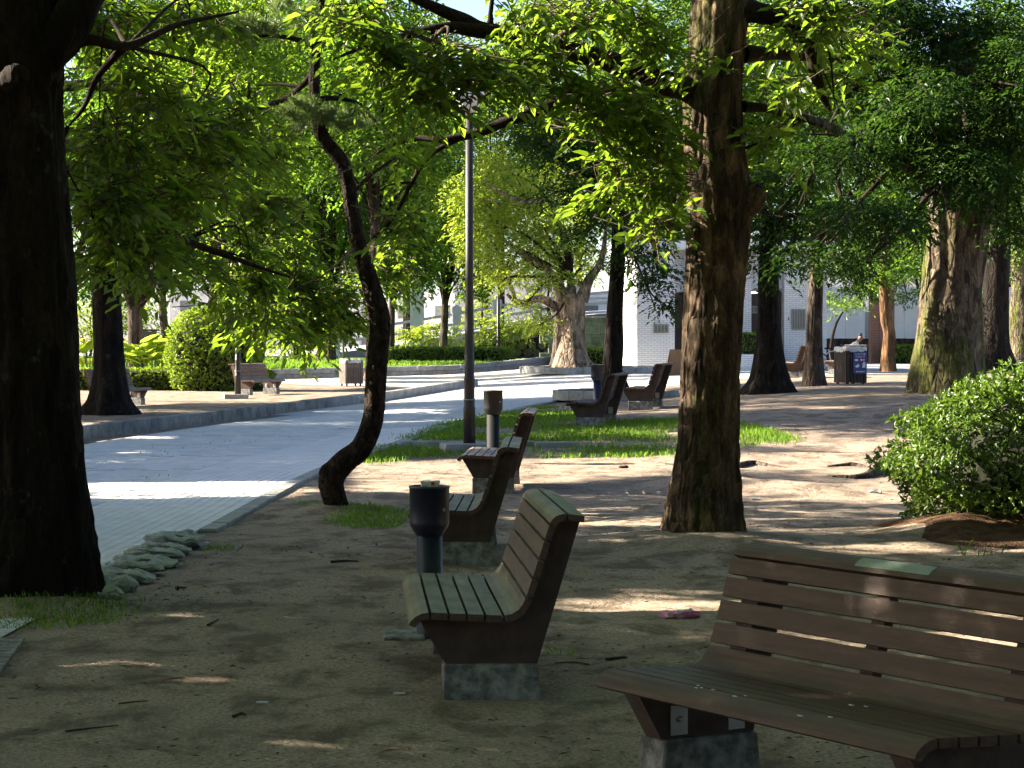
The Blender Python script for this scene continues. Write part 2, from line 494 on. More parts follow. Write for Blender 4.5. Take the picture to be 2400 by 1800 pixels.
def lay(name, lx, ly, h, ch, cols, s0, s1, stagger, mat, limit, dmax):
    """pieces along the path: long side lx with the path"""
    V, Fc = piece_mesh(name, lx - 0.005, ly - 0.005, h, ch)
    me_ = mesh_py(name, V, Fc); me_.materials.append(mat)
    cand = []
    for j, o_ in enumerate(cols):
        for s in np.arange(s0 + (stagger if j % 2 else 0), s1, lx):
            (q, a) = on_road(np.array([s]), np.array([o_]))
            cand.append((q[0][0], q[0][1], a[0]))
    cand = np.array(cand)
    px = 1200 + cand[:, 0] / cand[:, 1] * FPX
    ok = (cand[:, 1] < dmax) & (px > 120)
    cand, px = cand[ok], px[ok]
    key = cand[:, 1] + np.where(px < 215, 100, 0)
    order = np.argsort(key)
    for i in order[:limit]:
        x, y, a = cand[i]
        o = link(name, me_, path, None, (x, y, float(g(x, y)) + 0.0125 + random.uniform(-0.0006, 0.0006)), (random.gauss(0, 0.0012), random.gauss(0, 0.0012), a + random.gauss(0, 0.006)))
    rest = order[limit:]
    if len(rest):
        V = np.array(V); A = Acc()
        quads = np.array([f for f in Fc])
        c, s_ = np.cos(cand[rest, 2]), np.sin(cand[rest, 2])
        zz = g(cand[rest, 0], cand[rest, 1]) + 0.0125 + RNG.normal(0, 0.0004, len(rest))
        W = np.stack([V[None, :, 0] * c[:, None] - V[None, :, 1] * s_[:, None] + cand[rest, 0][:, None],
                      V[None, :, 0] * s_[:, None] + V[None, :, 1] * c[:, None] + cand[rest, 1][:, None],
                      V[None, :, 2] + zz[:, None]], -1).reshape(-1, 3)
        Q = (quads[None] + (np.arange(len(rest)) * len(V))[:, None, None]).reshape(-1, 4)
        o = link(name + '_field', mesh_np(name + '_field', W, Q), path, mat); o['kind'] = 'stuff'

lay('paver', 0.2, 0.1, 0.013, 0.0012, np.arange(0.06, 1.44, 0.1), 10, 52, 0.1, M['paver'], 300, 40)
lay('slab', 0.62, 0.32, 0.013, 0.0016, 1.42 + 0.16 + 0.32 * np.arange(8), 14, 58, 0.31, M['slab'], 300, 52)
lay('edge_paver', 0.2, 0.1, 0.013, 0.0012, np.arange(4.05, 4.6, 0.1), 28, 52, 0.1, M['paver'], 0, 44)

# flush edging stones between path and soil
edging = empty('path_edging', (0, 0, 0)); tag(edging, 'flush pale concrete edging stones along the path', 'edging', kind='structure')
me_ = box_mesh('edging_stone', 0.594, 0.15, 0.12, 0.006)
me_.materials.append(M['kerb'])
for s in np.arange(18.2, 56, 0.6):
    q, a = on_road(np.array([s]), np.array([-0.076]))
    x, y = q[0]
    link('edging_stone', me_, edging, None, (x, y, float(g(x, y)) - 0.085 + random.uniform(-.004, .004)), (0, random.gauss(0, .004), a[0] + random.gauss(0, .004)))

# raised kerb on the far side
KERB = [(-8.3, 22), (-7.55, 31), (-6.76, 37.6), (-6.0, 42), (-4.9, 49.0), (-4.0, 55), (-3.0, 60.5), (-1.9, 67), (-1.05, 71.5)]
kp, ks = arc(KERB, 0.05)
kt = np.gradient(kp, axis=0)
kerb = empty('raised_kerb', (0, 0, 0)); tag(kerb, 'raised weathered concrete kerb curving along the far side of the path', 'kerb')
me_ = box_mesh('kerb_block', 0.592, 0.2, 0.26, 0.012); me_.materials.append(M['kerb_dark'])
me2 = box_mesh('kerb_block_clean', 0.592, 0.2, 0.26, 0.012); me2.materials.append(M['kerb'])
for s in np.arange(0.3, ks[-1] - 0.2, 0.6):
    i = int(s / 0.05)
    x, y = kp[i]
    link('kerb_block', me_ if y < 54 else me2, kerb, None, (x, y, float(g(x, y)) - 0.04 + random.uniform(-.006, .006)), (0, 0, math.atan2(kt[i, 1], kt[i, 0]) + random.gauss(0, .006)))

# bright plaza beyond
def sheet(name, poly, dz, mat, label, cat, step=None, smooth=True):
    bm = bmesh.new()
    vs = [bm.verts.new((x, y, 0)) for x, y in poly]
    for tri in tessellate_polygon([[Vector((x, y, 0)) for x, y in poly]]): bm.faces.new([vs[i] for i in tri])
    bmesh.ops.recalc_face_normals(bm, faces=bm.faces[:])
    if step:
        for _ in range(step): bmesh.ops.subdivide_edges(bm, edges=bm.edges[:], cuts=1, use_grid_fill=True)
    for v in bm.verts: v.co.z = float(g(v.co.x, v.co.y)) + dz
    return tag(link(name, bm_mesh(name, bm, smooth=smooth), None, mat), label, cat, kind='structure')
M['plaza'] = simple('plaza_paving', (0.56, 0.53, 0.49), (0.44, 0.41, 0.37), 0.8, 0.85, 0.2, 0.005, obj=False)
M['paleasphalt'] = simple('pale_asphalt', (0.36, 0.37, 0.39), (0.28, 0.29, 0.31), 1.2, 0.85, obj=False)
A_ = [tuple(EDGE_PTS[i]) for i in range(int(44 / 0.1), len(EDGE_PTS), 12)]
sheet('plaza', A_ + [(14, 74), (24, 80), (24, 92), (2, 102), (-6, 91), (-8.5, 84), (-7, 78), (-1.2, 72), (-1.8, 66.5), (-2.8, 60.5), (-3.8, 55), (-4.9, 48.5)], 0.010, M['plaza'], 'sunlit pale paving of the open plaza beyond the path', 'plaza', 4)
sheet('pavement', [(7, 83), (40, 83), (40, 110), (12, 110), (7, 100)], 0.022, M['paleasphalt'], 'strip of blue-grey pavement at the far side of the park', 'pavement', 3)

# broken concrete drain cover at the lower corner
c0, c1 = G(55, 1503), G(-10, 1595)
bm = bmesh.new()
pts = [(c0[0], c0[1]), (c1[0], c1[1]), (-3.3, c1[1] - .1), (-3.4, c0[1] + .05)]
lo = [bm.verts.new((x, y, float(gz(x, y)) - .05)) for x, y in pts]; hi = [bm.verts.new((x, y, float(gz(c0[0], c0[1])) + .018)) for x, y in pts]
bm.faces.new(hi); bm.faces.new(lo[::-1])
for k in range(4): bm.faces.new((lo[k], lo[(k + 1) % 4], hi[(k + 1) % 4], hi[k]))
tag(link('drain_cover', bm_mesh('drain_cover', bm, 0.006), None, M['concrete']), 'grey concrete slab set in the soil at the lower picture corner', 'slab')

# ------------------------------------------------------------------ sandbags
M['sack'] = simple('woven_sack', (0.44, 0.47, 0.40), (0.20, 0.22, 0.17), 12, 0.85, 0.9, 0.01)
M['mulch'] = simple('dark_mulch', (0.055, 0.035, 0.022), (0.02, 0.013, 0.01), 30, 1.0, 0.9, 0.02, obj=False)
def sack(seed):
    r = random.Random(seed)
    bm = bmesh.new()
    bmesh.ops.create_uvsphere(bm, u_segments=40, v_segments=26, radius=1)
    ph = [r.uniform(0, 6.28) for _ in range(6)]
    for v in bm.verts:
        x, y, z = v.co
        sx = math.copysign(abs(x) ** 0.62, x); sy = math.copysign(abs(y) ** 0.7, y); sz = math.copysign(abs(z) ** 0.75, z)
        pinch = 1 - 0.35 * abs(sx) ** 4
        wr = 0.09 * math.sin(9 * sy + 3 * sx + ph[0]) + 0.06 * math.sin(17 * sy - 5 * sx + ph[1]) + 0.05 * math.sin(23 * sx + 6 * sy + ph[5]) + 0.06 * math.sin(4 * sx + ph[2]) * math.cos(3 * sy + ph[3])
        q = Vector((sx * 2.1 + seed * 7, sy * 2.6, sz * 1.5)); nz = noise.noise(q) * 0.030 + noise.noise(q * 3.1) * 0.016 + noise.noise(q * 7.3) * 0.007
        v.co = Vector((sx * 0.27 + noise.noise(q * 1.3 + Vector((9, 0, 0))) * .03, sy * 0.19 * pinch + noise.noise(q * 1.7) * .03, (sz * 0.062 * pinch * (1 + wr * 2.0)) + nz + 0.012 * math.sin(7 * sx + ph[4])))
    return bm_mesh('sandbag', bm, smooth=True)
bag_px = [(250, 1392), (285, 1372), (322, 1352), (345, 1335), (372, 1318), (390, 1302), (415, 1287), (430, 1275), (447, 1262)]
order = ['crumpled pale sandbag beside the dark trunk, nearest of the row', 'second sandbag from the dark trunk along the path edge', 'third sandbag from the dark trunk along the path edge',
         'fourth sandbag from the dark trunk along the path edge', 'fifth sandbag from the dark trunk, middle of the row', 'sixth sandbag from the dark trunk along the path edge',
         'seventh sandbag from the dark trunk along the path edge', 'eighth sandbag from the dark trunk, last but one', 'sandbag touching the edging stone, last of the row']
for k, (px, py) in enumerate(bag_px):
    x, y, z = G(px, py + 6)
    o = link('sandbag', sack(k), None, M['sack'], (x - 0.05, y - 0.28, 0.05 + 0.012 * (k % 2)), (random.gauss(0, .05), 0.10 + random.gauss(0, .03), R(8) + random.gauss(0, .10)))
    o.scale = (random.uniform(.68, .85), random.uniform(.72, .92), random.uniform(.5, .75))
    tag(o, order[k], 'sandbag', 'sandbags along the path edge')
# dark soil showing between the bags
A = Acc()
pp = [G(px, py + 4) for px, py in bag_px]
A.tube([(p[0] - .03, p[1] - .25, 0.0) for p in pp], [0.085] * len(pp), 8, 3)
tag(A.build('mulch', M['mulch']), 'dark crumbled soil between the sandbags', 'soil', kind='stuff')

# ------------------------------------------------------------------ benches
def wood(name, top, side, algae, bird=False):
    m, nt, b = new_mat(name)
    f = tex(nt, 5, 6, 0.7, (6, 0.5, 6), True)
    f2 = tex(nt, 3.5, 4, 0.6, (1, 1, 1), False)
    col = ramp(nt, f, [(0.28, tuple(v * 0.42 for v in side)), (0.5, tuple(v * 0.8 for v in side)), (0.72, tuple(v * 1.25 for v in side))])
    ge = nt.nodes.new('ShaderNodeNewGeometry')
    sx = nt.nodes.new('ShaderNodeSeparateXYZ'); nt.links.new(ge.outputs['True Normal'], sx.inputs[0])
    up = ramp(nt, sx.outputs[2], [(0.25, (0, 0, 0)), (0.75, (1, 1, 1))])
    amount = ramp(nt, f2, [(0.30, (algae * 0.35,) * 3), (0.65, (algae,) * 3)])
    fac = mix(nt, 1.0, up, amount, 'MULTIPLY')
    tc = ramp(nt, f, [(0.3, tuple(v * 0.65 for v in top)), (0.7, top)])
    col = mix(nt, fac, col, tc)
    nt.links.new(col, b.inputs['Base Color'])
    b.inputs['Roughness'].default_value = 0.62
    b.inputs['Specular IOR Level'].default_value = 0.35
    bump(nt, b, f, 0.5, 0.005)
    return m
M['wood_mossy'] = wood('weathered_wood_algae', (0.26, 0.26, 0.16), (0.095, 0.055, 0.038), 0.95)
M['wood_brown'] = wood('weathered_wood_brown', (0.11, 0.082, 0.055), (0.085, 0.045, 0.028), 0.35)
M['wood_grey'] = wood('weathered_wood_grey', (0.33, 0.30, 0.24), (0.16, 0.085, 0.055), 0.85)
M['leg_paint'] = simple('leg_concrete_brown', (0.085, 0.052, 0.040), (0.042, 0.026, 0.020), 7, 0.8, 0.6, 0.004)
M['galv'] = simple('galvanised_plate', (0.42, 0.42, 0.40), (0.28, 0.28, 0.27), 12, 0.5, 0.2, 0.002, 0.5)
M['plaque'] = None

def strip(line, th):
    """closed section of a slat whose top follows the line"""
    p = np.array(line, float)
    T = np.gradient(p, axis=0) if len(p) > 2 else np.repeat((p[1:] - p[:1]), 2, 0)
    T /= np.linalg.norm(T, axis=1)[:, None]
    N = np.stack([T[:, 1], -T[:, 0]], 1)
    lo = p + N * th
    return [tuple(v) for v in p] + [tuple(v) for v in lo[::-1]]
LB = 1.8
SLATS = [([(-0.372, 0.352), (-0.365, 0.368), (-0.345, 0.388), (-0.318, 0.402), (-0.285, 0.408)], 0.032),
         ([(-0.272, 0.408), (-0.200, 0.404)], 0.032), ([(-0.188, 0.403), (-0.118, 0.400)], 0.032),
         ([(-0.106, 0.399), (-0.036, 0.396)], 0.032), ([(-0.024, 0.395), (0.046, 0.392)], 0.032),
         ([(0.058, 0.392), (0.090, 0.398), (0.120, 0.417), (0.140, 0.443), (0.150, 0.466)], 0.032),
         ([(0.156, 0.480), (0.180, 0.552)], 0.030), ([(0.185, 0.566), (0.207, 0.637)], 0.030),
         ([(0.212, 0.651), (0.234, 0.722)], 0.030), ([(0.238, 0.736), (0.258, 0.795)], 0.030),
         ([(0.262, 0.806), (0.272, 0.824), (0.290, 0.838), (0.315, 0.846), (0.335, 0.847)], 0.032),
         ([(0.347, 0.847), (0.418, 0.838)], 0.030)]
slat_poly = [strip(l, t) for l, t in SLATS]
slat_mesh = {}
def slats_for(mname):
    if mname not in slat_mesh:
        L = []
        for i, poly in enumerate(slat_poly):
            me_ = prism_mesh('slat', poly, 0, LB, 0.005)
            me_.materials.append(M[mname]); L.append(me_)
        slat_mesh[mname] = L
    return slat_mesh[mname]
under = [(-0.325, 0.366), (-0.285, 0.374), (-0.10, 0.366), (0.06, 0.358), (0.105, 0.37), (0.150, 0.41), (0.178, 0.47), (0.262, 0.745), (0.283, 0.795), (0.305, 0.812), (0.335, 0.815), (0.405, 0.806)]
leg_poly = under + [(0.212, 0.162), (-0.205, 0.162)]
leg_mesh = prism_mesh('leg', leg_poly, 0, 0.10, 0.006); leg_mesh.materials.append(M['leg_paint'])
bat_poly = under[4:11] + [(0.31, 0.775), (0.215, 0.45), (0.175, 0.36), (0.11, 0.335)]
bat_mesh = prism_mesh('batten', bat_poly, 0, 0.07, 0.004); bat_mesh.materials.append(M['leg_paint'])
bm_ = bmesh.new()
bmesh.ops.create_cube(bm_, size=1)
for v in bm_.verts: v.co = Vector((v.co.x * 0.43, v.co.y * 0.17, v.co.z * 0.26 + 0.032))
bmesh.ops.subdivide_edges(bm_, edges=bm_.edges[:], cuts=3, use_grid_fill=True)
for v in bm_.verts: v.co += Vector((random.gauss(0, .0025), random.gauss(0, .0025), random.gauss(0, .0015)))
plinth_mesh = bm_mesh('plinth', bm_, 0.008, 1, angle=1.0); plinth_mesh.materials.append(M['concrete'])
plate_mesh = box_mesh('bracket', 0.075, 0.008, 0.11, 0.002); plate_mesh.materials.append(M['galv'])
bolt_mesh = lathe_mesh('bolt', [(0.011, 0), (0.011, 0.010), (0.006, 0.014)], 8); bolt_mesh.materials.append(M['galv'])

def bench(x, y, deg, mname, label, z=None, detail=True):
    zz = float(gz(x, y)) if z is None else z
    b = empty('park_bench', (x, y, zz), R(deg), label, 'bench', 'park benches')
    for me_ in slats_for(mname): link('slat', me_, b)
    for yy in (0.10, LB - 0.20):
        link('leg', leg_mesh, b, None, (0, yy, 0))
        pl = link('plinth', plinth_mesh, b, None, (0, yy + 0.05, 0))
    link('batten', bat_mesh, b, None, (0, LB / 2 - 0.035, 0))
    if detail:
        for yy, s in ((0.204, 1), (LB - 0.204, -1)):
            for xx in (-0.13, 0.13):
                pt = link('bracket', plate_mesh, b, None, (xx, yy, 0.175))
                link('bolt', bolt_mesh, pt, None, (0, 0.004 * s, 0.06), (R(-90 * s), 0, 0))
    return b

b1 = bench(1.548, 7.458, 31, 'wood_brown', 'big dark brown slatted bench at the lower right with a green plaque')
# plaque on the top rail
def plaque_mat():
    m, nt, b = new_mat('plaque_verdigris')
    tc = nt.nodes.new('ShaderNodeTexCoord')
    w = nd(nt, 'ShaderNodeTexWave', Scale=46.0, Distortion=0.0); w.bands_direction = 'X'
    nt.links.new(tc.outputs['Object'], w.inputs['Vector'])
    n = tex(nt, 260, 2, 0.5, (0.2, 1, 1))
    c = mix(nt, ramp(nt, n, [(0.45, (0, 0, 0)), (0.6, (1, 1, 1))]), (0.20, 0.25, 0.19), (0.10, 0.14, 0.11))
    c = mix(nt, ramp(nt, w.outputs[1], [(0.45, (0, 0, 0)), (0.6, (1, 1, 1))]), (0.20, 0.25, 0.19), c)
    nt.links.new(c, b.inputs['Base Color']); b.inputs['Roughness'].default_value = 0.5; b.inputs['Metallic'].default_value = 0.2
    return m
M['plaque'] = plaque_mat()
pq = prism_mesh('plaque', strip([(0.2685, 0.8225), (0.2885, 0.8395), (0.3125, 0.8485)], 0.004), 0.68, 1.08, 0.0)
link('plaque', pq, b1, M['plaque'])['label'] = 'small green metal plaque with rows of engraved writing'
# bird droppings on the seat
M['dropping'] = simple('bird_dropping', (0.62, 0.62, 0.60), (0.45, 0.45, 0.43), 40, 0.8)
bm = bmesh.new()
for (u, xx, s) in [(1.25, -0.30, .006), (1.23, -0.29, .006), (1.17, -0.285, .007), (1.02, -0.30, .010), (1.00, -0.27, .006), (0.62, -0.33, .010), (0.5, -0.30, .008), (1.28, -.27, .006), (0.70, -.05, .01), (0.66, -.02, .008)]:
    zt = np.interp(xx, [-0.372, -0.365, -0.345, -0.318, -0.285, 0.05], [0.352, 0.368, 0.388, 0.402, 0.408, 0.393])
    mt = Matrix.Translation((xx, u, zt + 0.001)) @ Matrix.Diagonal((s * 0.7, s * 1.8, 0.0025, 1))
    bmesh.ops.create_icosphere(bm, subdivisions=1, radius=1, matrix=mt)
o = link('droppings', bm_mesh('droppings', bm, smooth=True), b1, M['dropping']); o['kind'] = 'stuff'

bench(-0.090, 10.70, 3.7, 'wood_mossy', 'slatted bench with pale mossy seat standing in front of the navy ash bin')
bench(-0.37, 16.95, -1.0, 'wood_mossy', 'bench just behind the blue ash bin, seen end-on with pale seat slats')
bench(-0.20, 24.75, -2.3, 'wood_grey', 'bench beside the lamp post, casting its slatted shadow on the sunlit sand')
x, y, z = G(1379, 1000)
bench(x, y - 0.15, -10, 'wood_brown', 'dark bench on the lawn edge, next to the slim dark trunk')
x, y, z = G(1498, 961)
bench(x, y - 0.15, -10.5, 'wood_brown', 'dark bench farther along, between the slim trunk and the big flaky trunk')
bench(-6.6, 66.2, 157, 'wood_grey', 'grey bench in front of the round clipped shrub, behind the far lamp post', 0.0)
bench(-8.75, 56.0, 157, 'wood_grey', 'grey bench half hidden behind the dark tree across the path', 0.0)
x, y, z = G(1851, 886)
bench(x, y, -14, 'wood_grey', 'sunlit orange-brown bench between two trunks near the tiled building', z, False)
x, y, z = G(1983, 883)
bench(x + .1, y + 3, -25, 'wood_grey', 'sunlit bench poking out above the litter bin with the blue notice', None, False)
bench(16.4, 76.0, -14, 'wood_brown', 'dark bench cut off by the right picture edge, beside the pale trunk', None, False)

# ------------------------------------------------------------------ ash bins
M['navy'] = simple('navy_enamel', (0.006, 0.010, 0.034), (0.003, 0.005, 0.016), 14, 0.42, 0.15, 0.002, spec=0.55)
M['dkgrey'] = simple('dark_enamel', (0.005, 0.005, 0.006), (0.003, 0.003, 0.004), 14, 0.6, 0.15, 0.002, spec=0.25)
M['steel'] = simple('dull_steel', (0.30, 0.29, 0.28), (0.18, 0.17, 0.16), 20, 0.45, 0.1, 0.001, 0.6)
M['white'] = simple('white_paper', (0.72, 0.72, 0.70), (0.60, 0.60, 0.58), 20, 0.8)
M['red'] = simple('red_print', (0.55, 0.03, 0.03), (0.42, 0.02, 0.02), 20, 0.7)
up_me = lathe_mesh('upper_drum', [(0.072, 0.555), (0.085, 0.575), (0.106, 0.61), (0.109, 0.63), (0.109, 0.812), (0.112, 0.814), (0.112, 0.826), (0.104, 0.828), (0.103, 0.800), (0.02, 0.795)], 32)
lo_me = lathe_mesh('lower_drum', [(0.085, 0.0), (0.085, 0.012), (0.071, 0.014), (0.071, 0.556), (0.03, 0.558)], 32)
lid_me = lathe_mesh('ash_tray', [(0.104, 0.812), (0.100, 0.818), (0.05, 0.812), (0.02, 0.811)], 24)
lock_me = lathe_mesh('lock', [(0.010, 0), (0.010, 0.006), (0.004, 0.008)], 10)
def ash_bin(x, y, z, s, mname, label, rz=0):
    b = empty('ash_bin', (x, y, z), rz, label, 'ash bin', 'ash bins along the path'); b.scale = (s, s, s)
    def cp(me_, nm, mt):
        m2 = me_.copy(); m2.materials.clear(); m2.materials.append(M[mt]); return link(nm, m2, b)
    cp(up_me, 'upper_drum', mname); cp(lo_me, 'lower_drum', mname); cp(lid_me, 'ash_tray', 'steel')
    lk = cp(lock_me, 'lock', 'steel'); lk.location = (0.0773 * 1.0, -0.0773, 0.70); lk.rotation_euler = (R(90), 0, R(45))
    return b
x, y, z = G(1006, 1492)
ash_bin(x, y, float(gz(x, y)), 1.0, 'navy', 'navy blue ash bin with a crumpled pack on top')
bx0, by0 = x, y
ash_bin(-0.24, 30.2, float(gz(-0.24, 30.2)), 1.12, 'dkgrey', 'dark grey ash bin standing beside the lamp post')
xb, yb = P(1400, 900, 43)[0], 43.0
ash_bin(xb, yb, float(g(xb, yb)), 1.05, 'navy', 'navy ash bin mostly hidden behind the bench by the slim dark trunk')
# crumpled cigarette pack on the first bin
def crumple(name, sx, sy, sz, amp, seed):
    r = random.Random(seed); bm = bmesh.new()
    bmesh.ops.create_cube(bm, size=1)
    bmesh.ops.subdivide_edges(bm, edges=bm.edges[:], cuts=4, use_grid_fill=True)
    for v in bm.verts:
        v.co = Vector((v.co.x * sx + r.gauss(0, amp), v.co.y * sy + r.gauss(0, amp), (v.co.z + .5) * sz + r.gauss(0, amp * .6)))
    return bm_mesh(name, bm)
pk = empty('cigarette_pack', (bx0, by0 - .02, float(gz(bx0, by0)) + 0.828), 0.15, 'crumpled white and red cigarette pack lying on the navy ash bin', 'pack')
link('box', crumple('box', 0.062, 0.05, 0.026, 0.003, 3), pk, M['white'], (-0.012, 0, 0))
link('box', crumple('box', 0.030, 0.05, 0.028, 0.003, 4), pk, M['white'], (0.038, 0, 0))
link('band', crumple('band', 0.014, 0.052, 0.022, 0.001, 5), pk, M['red'], (0.016, -0.002, 0.001))
# concrete pad beside it
x, y, z = G(946, 1493)
o = link('paving_pad', box_mesh('paving_pad', 0.22, 0.36, 0.05, 0.006), None, M['concrete'], (x, y, float(gz(x, y)) - 0.03), (0, 0, .06))
tag(o, 'small square concrete pad in the soil beside the navy ash bin', 'slab')

# ------------------------------------------------------------------ lamp posts
M['post'] = simple('bronze_paint', (0.034, 0.027, 0.023), (0.022, 0.017, 0.014), 4, 0.5, 0.1, 0.002, 0.15, stretch=(1, 1, 0.15), spec=0.4)
M['post_dark'] = simple('dark_bronze', (0.030, 0.023, 0.020), (0.018, 0.014, 0.012), 4, 0.45, 0.1, 0.002, 0.3, spec=0.5)
M['lampwhite'] = simple('lamp_opal', (0.70, 0.69, 0.66), (0.6, 0.59, 0.56), 5, 0.35)
post_me = lathe_mesh('post', [(0.082, 0.0), (0.082, 0.58), (0.084, 0.60), (0.074, 0.615), (0.073, 0.98), (0.075, 0.99), (0.068, 1.0), (0.056, 2.2), (0.050, 4.6)], 24)
head_me = lathe_mesh('lamp_head', [(0.058, 4.58), (0.10, 4.62), (0.215, 4.80), (0.225, 4.92)], 24)
cap_me = lathe_mesh('lamp_cap', [(0.235, 4.915), (0.245, 4.93), (0.20, 5.02), (0.08, 5.06), (0.01, 5.07)], 24)
door_me = box_mesh('hatch', 0.05, 0.012, 0.30, 0.003)
base_me = box_mesh('footing', 0.62, 0.5, 0.14, 0.012)
band_me = lathe_mesh('clamp', [(0.083, 0.70), (0.086, 0.70), (0.086, 0.715), (0.083, 0.715)], 24)
def lamp(x, y, z, mname, label):
    b = empty('lamp_post', (x, y, z), 0.2, label, 'lamp post', 'park lamp posts')
    for me_, nm, mt in ((post_me, 'post', mname), (head_me, 'lamp_head', 'lampwhite'), (cap_me, 'lamp_cap', mname), (base_me, 'footing', 'kerb'), (band_me, 'clamp', 'steel')):
        m2 = me_.copy(); m2.materials.clear(); m2.materials.append(M[mt])
        o = link(nm, m2, b)
        if nm == 'footing': o.location = (-0.06, 0, -0.02)
    h = link('hatch', door_me, b, M[mname], (0.03, -0.082, 0.2)); h.rotation_euler = (0, 0, 0.35)
    return b
lamp(P(1100, 1000, 32.4)[0], 32.4, float(gz(-0.58, 32.4)), 'post', 'tall bronze lamp post standing between the path and the benches')
lamp(-7.0, 61.0, 0.0, 'post_dark', 'dark lamp post on a square footing across the path by the round shrub')

# ------------------------------------------------------------------ litter bins of wooden slats
M['slatgrey'] = simple('grey_slat', (0.15, 0.125, 0.105), (0.08, 0.065, 0.055), 9, 0.8, 0.3, 0.004, stretch=(3, 3, 0.4))
M['slatdark'] = simple('dark_slat', (0.055, 0.035, 0.028), (0.03, 0.02, 0.016), 9, 0.8, 0.3, 0.004, stretch=(3, 3, 0.4))
M['linerbag'] = simple('bin_liner', (0.62, 0.62, 0.60), (0.42, 0.42, 0.41), 9, 0.45, 0.6, 0.01)
M['blue_sign'] = simple('blue_sign', (0.012, 0.035, 0.20), (0.008, 0.025, 0.15), 5, 0.4)
def slat_bin(x, y, z, w, h, rz, mname, label, n=7, holes=False):
    b = empty('litter_bin', (x, y, z), rz, label, 'litter bin', 'slatted litter bins')
    sm = box_mesh('slat', w / n * 0.80, 0.022, h * 0.86, 0.003); sm.materials.append(M[mname])
    for side in range(4):
        for k in range(n):
            u = (k + 0.5) / n * w - w / 2
            a = side * math.pi / 2
            px_, py_ = u, -w / 2
            link('slat', sm, b, None, (px_ * math.cos(a) - py_ * math.sin(a), px_ * math.sin(a) + py_ * math.cos(a), 0.09 * h if not holes else 0.03), (0, 0, a))
    rail = box_mesh('rail', w * 0.96, 0.03, 0.04, 0.003); rail.materials.append(M['slatdark'])
    for zz in (0.24 * h, 0.80 * h):
        for side in range(4):
            a = side * math.pi / 2; py_ = -w / 2 + 0.028
            link('rail', rail, b, None, (-py_ * math.sin(a), py_ * math.cos(a), zz), (0, 0, a))
    leg = box_mesh('leg', 0.05, 0.05, h * 0.93, 0.003); leg.materials.append(M['slatdark'])
    for sx in (-1, 1):
        for sy in (-1, 1): link('leg', leg, b, None, (sx * (w / 2 - .06), sy * (w / 2 - .06), 0))
    # rim with the bin liner turned over it
    bm = bmesh.new()
    N_ = 40; rings = [(1.06, 0.86), (1.08, 0.95), (1.04, 1.0), (0.92, 0.985), (0.90, 0.7)]
    rv = []
    for rr, zz in rings:
        row = []
        for k in range(N_):
            a = 2 * math.pi * k / N_
            cx_, cy_ = math.cos(a), math.sin(a); q = max(abs(cx_), abs(cy_)); q = 0.5 * rr * w * (0.9 / q ** 0.9 + 0.1)
            jz = 0.012 * math.sin(7 * a) + random.gauss(0, .006)
            row.append(bm.verts.new((cx_ * q, cy_ * q, h * zz + (jz if zz < 0.98 else jz * .4))))
        rv.append(row)
    for i in range(len(rings) - 1):
        for k in range(N_): bm.faces.new((rv[i][k], rv[i][(k + 1) % N_], rv[i + 1][(k + 1) % N_], rv[i + 1][k]))
    link('liner', bm_mesh('liner', bm, smooth=True), b, M['linerbag'])
    return b
x, y, z = G(823, 905)
slat_bin(x, y, z, 0.58, 0.86, 0.42, 'slatgrey', 'grey slatted litter bin on the sand across the path, left of the crooked trunk')
x, y, z = G(1993, 900)
sb = slat_bin(x, y, z, 0.54, 0.86, 0.42, 'slatdark', 'dark litter bin carrying a blue notice, on the shaded ground at the right', 6, True)
# the notice on it
fy = -0.54 / 2 - 0.03
sg = link('notice', box_mesh('notice', 0.36, 0.012, 0.50, 0.002), sb, M['blue_sign'], (0.07, fy, 0.24)); sg['label'] = 'blue notice with white characters and a dove picture'
def text(body, size, loc, mat, parent, name='lettering'):
    cu = bpy.data.curves.new(name, 'FONT'); cu.body = body; cu.size = size; cu.align_x = 'CENTER'; cu.extrude = 0.001
    o = bpy.data.objects.new(name, cu); COL.objects.link(o); o.parent = parent
    me_ = bpy.data.meshes.new_from_object(o.evaluated_get(bpy.context.evaluated_depsgraph_get()))
    bpy.data.objects.remove(o); bpy.data.curves.remove(cu)
    me_.name = name; me_.materials.clear(); me_.materials.append(mat)
    return link(name, me_, parent, None, loc, (R(90), 0, 0))
text('ハトにエサを', 0.050, (0, -0.0075, 0.432), M['white'], sg); text('やらないで', 0.050, (0, -0.0075, 0.375), M['white'], sg)
def flat(name, pts, mat, parent, y):
    me_ = prism_mesh(name, pts, y - 0.002, y); return link(name, me_, parent, mat)
ell = lambda cx, cz, rx, rz_: [(cx + rx * math.cos(t), cz + rz_ * math.sin(t)) for t in np.linspace(0, 2 * math.pi, 16, endpoint=False)]
flat('bread_picture', ell(-.10, .315, .05, .026), M['white'], sg, -.0075)
flat('bread_picture', ell(.06, .318, .06, .022), M['white'], sg, -.0075)
for s in (1, -1): flat('cross_mark', [(.02, .318 - s * .045), (.035, .318 - s * .05), (.125, .318 + s * .045), (.11, .318 + s * .05)], M['red'], sg, -.0098 - .001 * s)
flat('dove_picture', [(-.15, .19), (-.13, .16), (-.09, .14), (-.04, .155), (-.005, .205), (-.04, .19), (-.055, .235), (-.085, .20), (-.11, .18)], M['white'], sg, -.0075)
flat('pointing_picture', [(.05, .14), (.14, .14), (.135, .20), (.16, .225), (.13, .235), (.13, .27), (.085, .275), (.08, .235), (.05, .225), (.07, .20)], M['white'], sg, -.0075)
for k in range(5): flat('small_print', [(-.11 + k * .048, .04), (-.075 + k * .048, .04), (-.075 + k * .048, .06), (-.11 + k * .048, .06)], M['white'], sg, -.0075)

